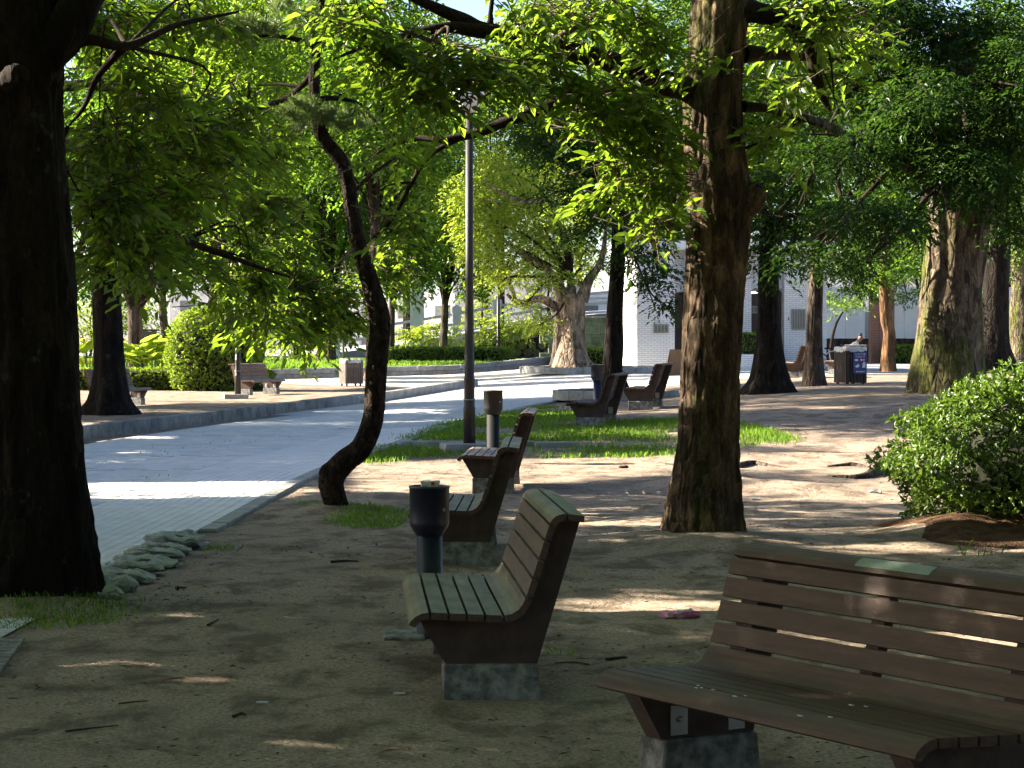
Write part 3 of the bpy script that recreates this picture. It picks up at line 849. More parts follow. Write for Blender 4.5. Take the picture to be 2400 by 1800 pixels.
# ------------------------------------------------------------------ leaves
COT = 1 / math.tan(el)
def gp(pts): return np.array([G(*p)[:2] for p in pts])
# places where the sun reaches the ground: no leaf stands in the light's way there
LIT = [gp([(150, 1136), (700, 1131), (800, 1150), (700, 1172), (150, 1180)]),
       gp([(770, 1086), (1110, 1072), (1600, 1066), (2110, 1050), (2110, 1092), (1600, 1104), (1250, 1140), (1110, 1157), (800, 1160)]),
       gp([(1270, 1404), (1480, 1398), (1780, 1406), (1780, 1436), (1480, 1440), (1270, 1432)]),
       gp([(1380, 1386), (1520, 1380), (1700, 1384), (1700, 1396), (1520, 1398), (1380, 1394)]),
       gp([(60, 1553), (230, 1549), (420, 1560), (420, 1582), (230, 1578), (60, 1574)]),
       gp([(350, 1586), (520, 1582), (690, 1593), (690, 1617), (520, 1613), (350, 1609)]),
       gp([(600, 1729), (800, 1723), (1140, 1730), (1140, 1757), (800, 1752), (600, 1750)]),
       gp([(320, 1431), (420, 1427), (520, 1436), (520, 1457), (420, 1455), (320, 1450)]),
       gp([(1650, 1140), (1800, 1136), (2080, 1128), (2080, 1136), (1800, 1146), (1650, 1148)]),
       gp([(1720, 1172), (1880, 1168), (2080, 1164), (2080, 1172), (1880, 1177), (1720, 1179)]),
       gp([(190, 1027), (330, 1024), (430, 1026), (430, 1034), (330, 1033), (190, 1038)]),
       gp([(280, 1063), (330, 1058), (400, 1060), (400, 1066), (330, 1068), (280, 1070)]),
       gp([(860, 968), (960, 960), (1080, 962), (1080, 972), (960, 972), (860, 976)]),
       gp([(1990, 882), (2150, 878), (2170, 896), (2040, 900), (1990, 892)]),
       gp([(1650, 886), (1960, 884), (1960, 895), (1650, 897)]),
       gp([(1980, 948), (2120, 946), (2120, 953), (1980, 954)]),
       gp([(310, 905), (520, 893), (760, 880), (900, 872), (900, 905), (700, 922), (500, 940), (310, 955)])]
# spots on trunks, benches, the bush and leaf clumps that the sun reaches: (point, radius)
SPOT = [(P(2130, 1620, 8.7), 0.10), (P(2330, 1380, 8.4), 0.07), (P(1232, 1380, 11.4), 0.08), (P(1215, 1450, 11.2), 0.08), (P(1195, 1500, 11.0), 0.07), (P(1250, 1300, 11.7), 0.08),
        (P(60, 170, 14.4), 0.12),
        (P(2250, 900, 19.5), 0.40), (P(2350, 880, 20), 0.35), (P(2150, 960, 19.5), 0.20), (P(2310, 1110, 19.3), 0.36), (P(2180, 1080, 19), 0.16), (P(2380, 1140, 19.3), 0.3),
        (P(2190, 640, 47), 1.2), (P(2180, 780, 47), 0.9), (P(2190, 560, 47), 0.9),
        (P(1615, 300, 18.6), 0.25), (P(1620, 640, 18.6), 0.30), (P(1610, 800, 18.6), 0.22), (P(1615, 470, 18.6), 0.2), (P(1600, 1000, 18.6), 0.22),
        (P(740, 230, 22), 0.2), (P(800, 460, 22), 0.3)]
for cx, cy, d, r in [(560, 690, 22, .5), (650, 710, 22.8, .5), (560, 640, 21.5, .5), (680, 640, 23, .6), (600, 560, 22.6, .5), (850, 580, 23.4, .4), (1330, 270, 18.5, .5), (1400, 360, 18.5, .4), (560, 110, 19, .45), (900, 150, 18, .35), (1800, 60, 19, .35), (420, 480, 18, .3)]:
    SPOT.append((F(cx, cy, d), r, 1.1))
SPOT += [(F(1130, 500, 89), 3.6, 6.0), (F(1060, 560, 90), 2.4, 5.0), (F(1240, 740, 88), 1.6, 2.0), (F(1240, 600, 88), 2.0, 6.0)]

def in_poly(q, poly):
    x, y = q[:, 0], q[:, 1]; r = np.zeros(len(q), bool)
    n = len(poly); j = n - 1
    for i in range(n):
        xi, yi = poly[i]; xj, yj = poly[j]
        c = ((yi > y) != (yj > y)) & (x < (xj - xi) * (y - yi) / (yj - yi + 1e-12) + xi)
        r ^= c; j = i
    return r

def sunny(Pn):
    """True where a leaf would shade a sunlit place"""
    h = np.maximum(Pn[:, 2] - 0.05, 0)
    q = np.stack([Pn[:, 0] + h * COT * math.cos(az), Pn[:, 1] + h * COT * math.sin(az)], 1)
    q = q + RNG.normal(0, 0.07, q.shape)
    bad = np.zeros(len(Pn), bool)
    for poly in LIT: bad |= in_poly(q, poly)
    for sp_ in SPOT:
        c, r = sp_[:2]; tm = sp_[2] if len(sp_) > 2 else 0.35
        dlt = np.asarray(c)[None] - Pn
        t = dlt @ SUN_V
        d2 = (dlt ** 2).sum(1) - t * t
        bad |= (t > tm) & (d2 < r * r)
    return bad

def norm(a): return a / (np.linalg.norm(a, axis=-1, keepdims=True) + 1e-9)

def leaf_arrays(Pb, D, N, L, W, six, fold=0.25, curl=0.12):
    D = norm(D); S = norm(np.cross(D, N)); N2 = np.cross(S, D)
    L = L[:, None]; W = W[:, None]
    n = len(Pb)
    if six:
        V = np.stack([Pb,
                      Pb + D * L * 0.28 + S * W * 0.46 + N2 * W * fold,
                      Pb + D * L * 0.66 + S * W * 0.36 + N2 * (W * fold - L * curl * 0.3),
                      Pb + D * L - N2 * L * curl,
                      Pb + D * L * 0.66 - S * W * 0.36 + N2 * (W * fold - L * curl * 0.3),
                      Pb + D * L * 0.28 - S * W * 0.46 + N2 * W * fold], 1)
        Fq = np.array([[0, 1, 2, 3], [0, 3, 4, 5]])
    else:
        V = np.stack([Pb, Pb + D * L * 0.45 + S * W * 0.5 + N2 * W * fold, Pb + D * L - N2 * L * curl, Pb + D * L * 0.45 - S * W * 0.5 + N2 * W * fold], 1)
        Fq = np.array([[0, 1, 2], [0, 2, 3]])
    k = V.shape[1]
    Q = (Fq[None] + (np.arange(n) * k)[:, None, None]).reshape(-1, Fq.shape[1])
    return V.reshape(-1, 3), Q

def ball(n, shell=0.35):
    v = norm(RNG.normal(size=(n, 3)))
    return v * (RNG.random(n)[:, None] ** shell)

TRI_COUNT = [0]
def crown(parent, blobs, leaf, mat, od=2.2, k=9, six=False, twigs=True, name='crown', droop=0.35, cull=True, aspect=0.36, lowcut=None, flat=0.0):
    """leafy sprays through a set of ellipsoids; blob = (centre, radii[, density])"""
    PB, DD, NN, LL = [], [], [], []
    tw = Acc()
    ls = leaf * 4.2
    for bl in blobs:
        c, r = np.array(bl[0], float), np.array(bl[1], float)
        o_ = bl[2] if len(bl) > 2 else 1.0
        area = math.pi * r[2] * (r[0] * r[1]) ** 0.5
        n = max(2, int(od * o_ * area / (leaf * leaf * aspect * 0.62 * 0.6) / k))
        u = ball(n)
        O = c + u * r * 0.92
        out = norm(u * np.array([1, 1, 0.25]) + RNG.normal(0, 0.55, (n, 3)) * np.array([1, 1, 0.35]))
        A = norm(out + np.array([0, 0, -0.12]))
        side = norm(np.cross(A, [0, 0, 1.0]))
        t = (np.arange(k) + 0.4) / k
        sg = np.where(np.arange(k) % 2 == 0, 1.0, -1.0)
        ln = ls * RNG.uniform(0.7, 1.25, n)
        O = O - A * (ln * 0.5)[:, None] + np.array([0, 0, droop * 0.28]) * ln[:, None]
        pos = O[:, None] + A[:, None] * (ln[:, None] * t[None])[..., None] - np.array([0, 0, 1.0]) * (droop * ln[:, None] * t[None] ** 2)[..., None]
        pos += RNG.normal(0, leaf * 0.10, pos.shape)
        dirs = A[:, None] * (0.45 + 0.7 * t[None])[..., None] + side[:, None] * (sg * (1.0 - 0.55 * t))[None, :, None] + np.array([0, 0, -droop]) + RNG.normal(0, 0.22, (n, k, 3))
        nrm = np.array([0, 0, 1.0]) + RNG.normal(0, 0.38, (n, k, 3)) + A[:, None] * 0.2
        PB.append(pos.reshape(-1, 3)); DD.append(dirs.reshape(-1, 3)); NN.append(nrm.reshape(-1, 3))
        LL.append((leaf * RNG.uniform(0.55, 1.3, (n, k)) * RNG.uniform(.8, 1.15, (n, 1)) * (1 - 0.25 * np.abs(t - 0.6))[None]).reshape(-1))
        if twigs:
            m = slice(0, None, 1 if six else 4)
            for a, b_, l_ in zip(O[m], A[m], ln[m]):
                p0 = a - b_ * l_ * 0.35; p2 = a + b_ * l_ * 0.9 - np.array([0, 0, droop * l_ * 0.8])
                V, Q = tube_arr(np.array([p0, a + b_ * l_ * 0.4 - np.array([0, 0, droop * l_ * .16]), p2]), [leaf * 0.045, leaf * 0.035, leaf * 0.012], 3)
                tw.add(V, Q)
    Pn, D, N, L = np.vstack(PB), np.vstack(DD), np.vstack(NN), np.concatenate(LL)
    keep = np.ones(len(Pn), bool)
    if cull: keep &= ~sunny(Pn)
    if lowcut is not None: keep &= Pn[:, 2] > lowcut
    Pn, D, N, L = Pn[keep], D[keep], N[keep], L[keep]
    W = L * aspect * RNG.uniform(0.85, 1.2, len(L))
    V, Q = leaf_arrays(Pn, D, N, L, W, six)
    TRI_COUNT[0] += len(Q) * (2 if six else 1)
    o = link(name, mesh_np(name, V, Q), parent, mat)
    if twigs: tw.build('twigs', M['twig'], parent, kind='stuff')
    return o

def fb(cx, cy, rx, ry, d, dr=None, dens=1.0):
    """ellipsoid seen at a place in the 2212 px wide view, standing at depth d"""
    s = d * FV / FPX
    return (F(cx, cy, d), (rx * s, dr if dr else max(rx, ry) * s * 1.1, ry * s), dens)

# ------------------------------------------------------------------ trunks
def trunk(parent, pts, rad, mat, sides=28, sub=5, flare=1.5, lobes=5, rough=0.05, name='trunk', ph=None, ridge=0.0):
    ph = random.uniform(0, 6.28) if ph is None else ph
    p, r = smooth_line(pts, rad, sub)
    z0 = p[0][2]
    fr = np.array([random.uniform(0, 6.28) for _ in range(8)])
    def rf(i, n, a, q):
        h = max(q[2] - z0, 0) / max(rad[0] * 2.2, 1e-3)
        k = math.exp(-h * 1.6)
        base = 1 + (flare - 1) * k * (0.75 + 0.6 * np.maximum(0, np.cos(lobes * a + ph)) ** 1.5 + 0.25 * np.cos((lobes - 2) * a + ph * 2))
        rg = 1 + rough * (np.sin(7 * a + 1.5 * q[2] + fr[0]) * 0.5 + np.sin(11 * a - 2.1 * q[2] + fr[1]) * 0.4 + np.sin(3 * a + 3.3 * q[2] + fr[2]) * 0.7 + np.sin(17 * a + 4 * q[2] + fr[3]) * 0.3)
        return base * rg
    V, Q = tube_arr(p, r, sides, rf)
    if ridge > 0:                                   # bark ridges and plates in the surface itself
        C = np.repeat(p, sides, 0); out = norm(V - C)
        dz = np.empty(len(V))
        for i, v in enumerate(V):
            w = 0.05 * noise.noise(Vector((v[0] * 6, v[1] * 6, v[2] * 2.5)))
            a = noise.noise(Vector(((v[0] + w) * 24, (v[1] + w) * 24, v[2] * 4.2)))
            b_ = noise.noise(Vector((v[0] * 55, v[1] * 55, v[2] * 13)))
            dz[i] = 1.0 - 2.2 * abs(a) + 0.35 * b_
        V = V + out * (dz * ridge)[:, None]
    return link(name, mesh_np(name, V, Q, True), parent, mat)

def limb(parent, pts, rad, mat, sides=10, sub=5, name='branch', rough=0.06):
    f0 = random.uniform(0, 6)
    def rf(i, n, a, q): return 1 + rough * np.sin(3 * a + i * 0.9 + f0) + rough * 0.6 * np.sin(5 * a - i * 1.3)
    p, r = smooth_line(pts, rad, sub)
    V, Q = tube_arr(p, r, sides, rf)
    return link(name, mesh_np(name, V, Q, True), parent, mat)

def tree(name, label, group=None, base=(0, 0, 0)):
    """the Empty stands at the trunk's base; children are given in world places and moved back"""
    o = empty(name, (0, 0, 0), 0, label, 'tree', group)
    return o
def seat(root, base):
    b = Vector(base)
    root.location = b
    for c in root.children:
        c.matrix_parent_inverse = Matrix.Translation(-b)

def boughs(parent, top, blobs, r0, mat):
    A = Acc()
    top = np.array(top)
    for bl in blobs:
        c = np.array(bl[0]); m_ = (top + c) / 2 + RNG.normal(0, 0.12, 3) * np.linalg.norm(c - top) + np.array([0, 0, 0.12]) * np.linalg.norm(c - top)
        A.tube([top, m_, c + RNG.normal(0, .1, 3)], [r0, r0 * 0.55, r0 * 0.18], 6, 5)
        for q in range(3):
            e = c + ball(1)[0] * np.array(bl[1]) * 0.9
            s_ = m_ * 0.4 + c * 0.6
            A.tube([s_, (s_ + e) / 2 + RNG.normal(0, .1, 3), e], [r0 * 0.3, r0 * 0.2, r0 * 0.06], 5, 3)
    o = A.build('boughs', mat, parent, kind='stuff')
    return o

NEARG = 'broadleaf trees by the benches'
# --- the big dark trunk at the left picture edge
bx, by, bz = G(60, 1428); by += 0.35
t = tree('broadleaf_tree', 'massive dark lichen-spotted trunk filling the left picture edge', NEARG)
xc = lambda px, d: (px - 1200) * d / FPX
pts = [(xc(62, by), by, -0.05), (xc(58, by), by, 0.5), (xc(48, by), by, 1.3), (xc(30, by), by, 2.2), (xc(18, by), by, 3.0), (xc(20, by), by, 3.8), (xc(-10, by), by, 5.2)]
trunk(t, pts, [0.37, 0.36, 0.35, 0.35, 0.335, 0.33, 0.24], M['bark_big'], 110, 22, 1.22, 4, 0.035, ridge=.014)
limb(t, [P(60, 190, by), P(110, 130, by - .1), P(165, 60, by - .1), P(215, -30, by), P(320, -180, by + .3)], [0.24, 0.14, 0.13, 0.12, 0.08], M['bark_big'], 16)
limb(t, [P(20, 200, by - .28), P(40, 182, by - .36), P(52, 174, by - .40), P(55, 172, by - .41)], [0.10, 0.08, 0.06, 0.004], M['bark_big'], 14, name='stub')
limb(t, [P(150, 110, by), P(215, 95, by), P(300, 110, by + .2), P(420, 60, by + 0.8), P(560, 30, by + 1.6)], [0.05, 0.035, 0.03, 0.02, 0.008], M['branch'], 8)
limb(t, [P(300, 105, by + .2), P(232, 180, by + .3), P(200, 250, by + .4), P(160, 300, by + .5)], [0.03, 0.022, 0.016, 0.006], M['branch'], 6)
LB_ = [fb(170, 60, 60, 60, 16.2), fb(250, 60, 120, 80, 16.5), fb(400, 50, 120, 70, 17.5), fb(300, 200, 140, 80, 17), fb(230, 330, 110, 80, 16.5, None, 1.5), fb(240, 450, 100, 80, 16, None, 1.8), fb(400, 320, 130, 80, 18, None, 1.4), fb(280, 540, 100, 60, 16.5, None, 1.7), fb(350, 430, 110, 70, 17, None, 1.4)]
crown(t, LB_, 0.125, M['leaf_near'], 2.6, 9, True, aspect=.42)
crown(t, [((-3.2, 14.0, 6.6), (2.8, 3.0, 1.1), 1.0)], 0.20, M['leaf_near'], 1.2, 9, False, False, name='upper_crown')
boughs(t, P(300, 110, by + .2), LB_[2:5] + LB_[6:7], 0.016, M['branch'])
boughs(t, P(160, 300, by + .5), LB_[5:6] + LB_[7:8], 0.016, M['branch'])
seat(t, (bx, by, 0))

# --- tree across, whose leaves hang over the middle left
t = tree('broadleaf_tree', 'leafy tree whose sunlit yellow-green sprays hang low over the path at the left', NEARG)
tx, ty = -6.4, 20.5
trunk(t, [(tx, ty, -.05), (tx + .1, ty, 1.2), (tx, ty, 2.6), (tx + .2, ty, 4.2)], [0.26, 0.22, 0.2, 0.15], M['bark_big'], 20, 5)
limb(t, [(tx, ty, 2.9), P(120, 330, 20), P(300, 480, 19.5), P(430, 560, 19), P(560, 610, 18.8), P(680, 650, 18.7)], [0.07, 0.05, 0.04, 0.03, 0.02, 0.008], M['branch'], 8)
limb(t, [(tx, ty, 3.4), P(200, 200, 20), P(400, 300, 19.4), P(600, 420, 19)], [0.06, 0.045, 0.03, 0.010], M['branch'], 8)
LB2 = [fb(470, 250, 110, 70, 18.8), fb(560, 320, 85, 60, 21.5), fb(430, 410, 130, 70, 20), fb(560, 470, 110, 60, 21.6), fb(520, 550, 90, 40, 20.3), fb(610, 545, 110, 50, 22.7, None, 1.2),
       fb(540, 620, 80, 45, 20.4, None, 1.3), fb(620, 640, 100, 60, 22.6, None, 1.4), fb(700, 640, 75, 50, 23.2, None, 1.3), fb(570, 680, 55, 28, 21, None, 1.3), fb(660, 700, 50, 28, 22.7, None, 1.1), fb(735, 690, 40, 32, 23.4, None, 1.0),
       fb(850, 585, 55, 30, 23.4, None, 1.2), fb(860, 540, 50, 28, 23.6), fb(560, 700, 70, 32, 22.0, None, 1.2), fb(650, 715, 75, 36, 22.8, None, 1.3), fb(728, 700, 50, 38, 23.3, None, 1.2), fb(480, 680, 45, 26, 21.0), fb(800, 600, 50, 36, 23.3), fb(450, 590, 70, 35, 19.3), fb(340, 610, 70, 30, 19.0)]
crown(t, LB2, 0.125, M['leaf_near'], 3.2, 9, True, aspect=.42)
crown(t, [((-6.6, 20.5, 6.0), (2.6, 2.8, 1.5), 1.0), ((-3.6, 20.0, 6.4), (1.6, 2.4, .9), .6)], 0.20, M['leaf_near'], 1.1, 9, False, False, name='upper_crown')
boughs(t, P(430, 560, 19), LB2[2:5] + LB2[8:10], 0.012, M['branch'])
boughs(t, P(400, 300, 19.4), LB2[0:2], 0.012, M['branch'])
seat(t, (tx, ty, 0))

# --- crooked slim pine
bx, by, bz = G(797, 1199)
t = tree('pine_tree', 'slim crooked pine trunk bending in a long S beside the path')
line = [(735, 1112), (722, 1075), (716, 1035), (742, 1000), (782, 965), (805, 905), (810, 840), (816, 760), (821, 690), (803, 620), (778, 540), (762, 460), (752, 395), (735, 345), (703, 305), (686, 262), (680, 190), (684, 110), (690, 40), (700, -60), (715, -220)]
rr = [25, 24, 27, 25, 23, 22, 22, 21.5, 21, 19.5, 17, 15, 15, 15, 15, 13, 11.5, 10.5, 9.5, 8, 4]
trunk(t, [F(x, y, by) for x, y in line], [v * FV * by / FPX for v in rr], M['bark_pine'], 40, 8, 1.08, 3, 0.03, ridge=.006)
limb(t, [F(722, 1030, by), F(705, 1018, by - .03), F(697, 1012, by - .05), F(695, 1011, by - .05)], [0.11, 0.085, 0.06, 0.004], M['bark_pine'], 10, name='stub')
limb(t, [F(822, 680, by), F(832, 676, by), F(838, 668, by)], [0.04, 0.025, 0.012], M['bark_pine'], 8, name='stub')
limb(t, [F(684, 150, by), F(650, 190, by + .1), F(600, 222, by + .3), F(525, 245, by + .5), F(480, 260, by + .6)], [0.034, 0.03, 0.026, 0.02, 0.010], M['branch'], 8)
limb(t, [F(650, 190, by + .1), F(610, 183, by + .2), F(560, 186, by + .4)], [0.02, 0.014, 0.006], M['branch'], 6)
limb(t, [F(680, 100, by), F(620, 82, by - .1), F(540, 80, by - .2), F(450, 88, by - .3)], [0.03, 0.022, 0.015, 0.006], M['branch'], 7)
limb(t, [F(690, 215, by), F(730, 214, by), F(770, 222, by), F(800, 240, by)], [0.03, 0.024, 0.016, 0.006], M['branch'], 7)
limb(t, [F(760, 420, by), F(800, 380, by + .2), F(870, 330, by + .5), F(905, 300, by + .6)], [0.02, 0.018, 0.014, 0.006], M['branch'], 6)
limb(t, [F(775, 530, by), F(740, 560, by - .2), F(690, 600, by - .3), F(640, 620, by - .5)], [0.014, 0.011, 0.009, 0.004], M['twig'], 5)
def tufts(parent, spots, ln, per):
    Pn, D = [], []
    for c, r, n in spots:
        O = np.array(c) + ball(n) * np.array(r)
        ax = norm(RNG.normal(0, 0.6, (n, 3)) + np.array([-0.3, -0.1, 0.55]))
        d = norm(ax[:, None] * 0.9 + RNG.normal(0, 0.55, (n, per, 3)))
        Pn.append(np.repeat(O, per, 0)); D.append(d.reshape(-1, 3))
    Pn, D = np.vstack(Pn), np.vstack(D)
    L = ln * RNG.uniform(0.7, 1.2, len(Pn))
    V, Q = leaf_arrays(Pn, D, RNG.normal(size=(len(Pn), 3)), L, np.full(len(L), 0.0045), False, 0.0, 0.05)
    return link('needles', mesh_np('needles', V, Q), parent, M['needle'])
o = tufts(t, [(F(480, 75, by - .2), (.32, .3, .10), 60), (F(550, 65, by - .2), (.3, .3, .10), 50), (F(660, 245, by - .2), (.24, .2, .13), 46), (F(760, 262, by), (.28, .2, .10), 36), (F(640, 30, by), (.3, .3, .15), 30), (F(700, -80, by), (.7, .7, .3), 90)], 0.11, 55)
seat(t, (bx, by, 0))

# --- the big flaky trunk right of the middle
bx, by, bz = G(1640, 1272); by += 0.25
t = tree('broadleaf_tree', 'big flaky-barked trunk right of the middle, leaning slightly, its limbs spreading overhead', NEARG)
edges = [(1172, 1436, 1592), (1080, 1448, 1590), (950, 1466, 1590), (800, 1474, 1596), (650, 1482, 1606), (520, 1486, 1616), (420, 1484, 1620), (330, 1480, 1606), (200, 1479, 1600), (100, 1488, 1606), (0, 1495, 1612), (-150, 1510, 1610), (-320, 1535, 1600)]
pts, rr = [], []
for y_, a_, b_ in edges:
    pts.append(F((a_ + b_) / 2, y_, by)); rr.append((b_ - a_) / 2 * FV * by / FPX)
pts = [(pts[0][0], by, -0.05)] + pts; rr = [rr[0] * 1.02] + rr
trunk(t, pts, rr, M['bark_flaky'], 120, 16, 1.26, 5, 0.04, ridge=.012)
bur = lathe_mesh('burl', [(0.02, -0.16), (0.09, -0.13), (0.13, -0.05), (0.135, 0.04), (0.11, 0.11), (0.05, 0.15), (0.01, 0.155)], 20)
link('burl', bur, t, M['bark_flaky'], F(1622, 432, by - .05), (0.1, 0.35, 0)).scale = (.85, .85, .9)
def LBR(pts, rr, mat='branch', sides=10, nm='branch'): return limb(t, pts, rr, M[mat], sides, 6, nm)
LBR([F(1530, 205, by), F(1470, 190, by - .1), F(1400, 163, by - .25), F(1330, 138, by - .4), F(1230, 112, by - .6), F(1120, 84, by - .8), F(1050, 68, by - 1.0), F(985, 38, by - 1.1), F(900, 0, by - 1.2), F(780, -60, by - 1.3)],
    [0.13, 0.10, 0.09, 0.085, 0.08, 0.072, 0.062, 0.05, 0.038, 0.02])
LBR([F(1085, 76, by - .95), F(1030, 68, by - 1.1), F(960, 62, by - 1.2), F(880, 78, by - 1.3), F(800, 98, by - 1.4), F(720, 130, by - 1.5)], [0.06, 0.055, 0.042, 0.03, 0.02, 0.006])
LBR([F(1520, 190, by), F(1420, 196, by - .3), F(1300, 203, by - .5), F(1200, 226, by - .6), F(1110, 258, by - .7), F(1030, 288, by - .7), F(960, 302, by - .7), F(900, 300, by - .6), F(840, 316, by - .6), F(800, 345, by - .6)],
    [0.10, 0.06, 0.055, 0.05, 0.042, 0.036, 0.028, 0.02, 0.014, 0.006])
LBR([F(1010, 292, by - .7), F(930, 335, by - .7), F(890, 395, by - .6), F(850, 470, by - .5), F(800, 520, by - .4), F(770, 540, by - .4)], [0.022, 0.02, 0.018, 0.014, 0.009, 0.004])
LBR([F(890, 395, by - .6), F(850, 398, by - .6), F(815, 415, by - .7)], [0.011, 0.008, 0.004], 'branch', 6)
LBR([F(1060, 80, by - 1), F(1060, 30, by - 1), F(1070, -40, by - 1)], [0.03, 0.02, 0.012], 'branch', 7)
LBR([F(1180, 98, by - .7), F(1240, 62, by - .7), F(1300, 20, by - .8), F(1330, -40, by - .8)], [0.03, 0.026, 0.02, 0.01], 'twig', 7)
LBR([F(1240, 118, by - .6), F(1210, 95, by - .6), F(1195, 80, by - .7)], [0.02, 0.016, 0.010], 'branch', 6)
LBR([F(1590, 28, by), F(1640, 30, by + .1), F(1690, 44, by + .15), F(1735, 75, by + .2), F(1752, 115, by + .25), F(1765, 180, by + .3), F(1790, 240, by + .4)], [0.11, 0.085, 0.08, 0.075, 0.06, 0.045, 0.02])
LBR([F(1600, 118, by), F(1660, 118, by + .4), F(1720, 122, by + .8), F(1800, 128, by + 1.2), F(1880, 140, by + 1.4)], [0.08, 0.05, 0.045, 0.035, 0.012])
LBR([F(1605, 232, by), F(1650, 235, by + .1), F(1700, 250, by + .2), F(1760, 270, by + .3)], [0.05, 0.035, 0.028, 0.01])
LBR([F(1605, 322, by), F(1650, 305, by - .1), F(1690, 285, by - .1), F(1730, 262, by - .1)], [0.012, 0.011, 0.009, 0.005], 'branch', 6)
LB1 = [fb(760, 50, 110, 60, 17.2), fb(850, 130, 90, 60, 17.2), fb(960, 150, 110, 60, 17.2), fb(930, 225, 90, 50, 17.4), fb(1060, 170, 110, 55, 17.4), fb(1150, 60, 90, 45, 17.6, None, .8), fb(1180, 150, 90, 55, 17.7), fb(1290, 40, 110, 45, 17.8),
       fb(1370, 60, 80, 45, 18), fb(1420, 120, 55, 45, 18), fb(1350, 220, 90, 50, 18, None, 1.1), fb(1310, 270, 70, 45, 17.9, None, 1.1), fb(1400, 300, 80, 60, 18.2, None, 1.2), fb(1350, 360, 70, 50, 18.2, None, 1.1), fb(1430, 400, 60, 60, 18.4, None, 1.1), fb(1320, 430, 55, 30, 18.0),
       fb(1250, 210, 60, 40, 17.8), fb(1530, 146, 60, 18, 18.2, None, .9), fb(1700, 80, 80, 45, 19.8), fb(1780, 40, 110, 50, 19, None, 1.2), fb(1700, 200, 60, 40, 18.8, None, .8), fb(1660, 290, 60, 35, 18.9, None, .8), fb(1850, 100, 70, 50, 19.8, None, .6),
       fb(1770, 190, 70, 40, 19.6, None, .5), fb(860, 330, 60, 40, 18, None, .5), fb(890, 480, 55, 30, 18.2, None, .7), fb(850, 520, 50, 25, 18.2, None, .8), fb(1430, 480, 50, 45, 18.9), fb(1400, 480, 70, 50, 18.9, None, .9)]
crown(t, LB1, 0.120, M['leaf_near'], 3.1, 9, True, aspect=.42)
crown(t, [((1.6, 18.9, 7.2), (3.4, 3.4, 1.4)), ((-1.4, 18.2, 6.2), (2.2, 2.4, 0.8), 0.7), ((3.8, 18.0, 6.6), (2.4, 2.8, 1.1), .9)], 0.20, M['leaf_near'], 1.1, 9, False, False, name='upper_crown')
boughs(t, F(1120, 84, by - .8), LB1[5:9], 0.02, M['twig'])
boughs(t, F(1380, 200, by - .4), LB1[10:17], 0.022, M['twig'])
boughs(t, F(930, 90, by - 1.2), LB1[0:5], 0.02, M['twig'])
boughs(t, F(1735, 75, by + .2), LB1[18:20] + LB1[22:24], 0.02, M['branch'])
seat(t, (bx, by, 0))

# ------------------------------------------------------------------ trees farther off
def px_tree(name, label, base_px, prof, mat, blobs, leafm, leaf=0.14, od=1.8, sides=20, flare=1.5, lobes=5, group=None, d=None, limbs=(), k=9, rough=0.05, bough_r=0.08, top=None, cull=True, aspect=0.42):
    """prof: rows (y, left x, right x) of the trunk in the 2212 px view; blobs in the same view with depth offsets"""
    x, y, z = G(base_px[0] * FV, base_px[1] * FV)
    if d: 
        y = d; x = (base_px[0] * FV - 1200) * d / FPX; z = float(g(x, y))
    t = tree(name, label, group)
    pts, rr = [], []
    for yy, a_, b_ in prof:
        pts.append(F((a_ + b_) / 2, yy, y)); rr.append((b_ - a_) / 2 * FV * y / FPX)
    pts = [(pts[0][0], y, z - 0.1)] + [p for p in pts if p[2] > z]
    rr = [rr[0]] + rr[-(len(pts) - 1):]
    trunk(t, pts, rr, mat, sides, 5, flare, lobes, rough)
    for lp, lr in limbs:
        limb(t, [F(a, b_, y + c) for a, b_, c in lp], [v * FV * y / FPX for v in lr], mat, 10)
    B = []
    for bl in blobs:
        cx, cy, rx, ry = bl[:4]; dd = bl[4] if len(bl) > 4 else 0; den = bl[5] if len(bl) > 5 else 1
        B.append(fb(cx, cy, rx, ry, y + dd, None, den))
    crown(t, B, leaf, leafm, od, k, False, False, cull=cull, aspect=aspect)
    boughs(t, top and F(top[0], top[1], y) or pts[-1], B, bough_r, M['branch'])
    seat(t, (x, y, z))
    return t, (x, y, z)

MID = 'evergreen trees farther into the park'
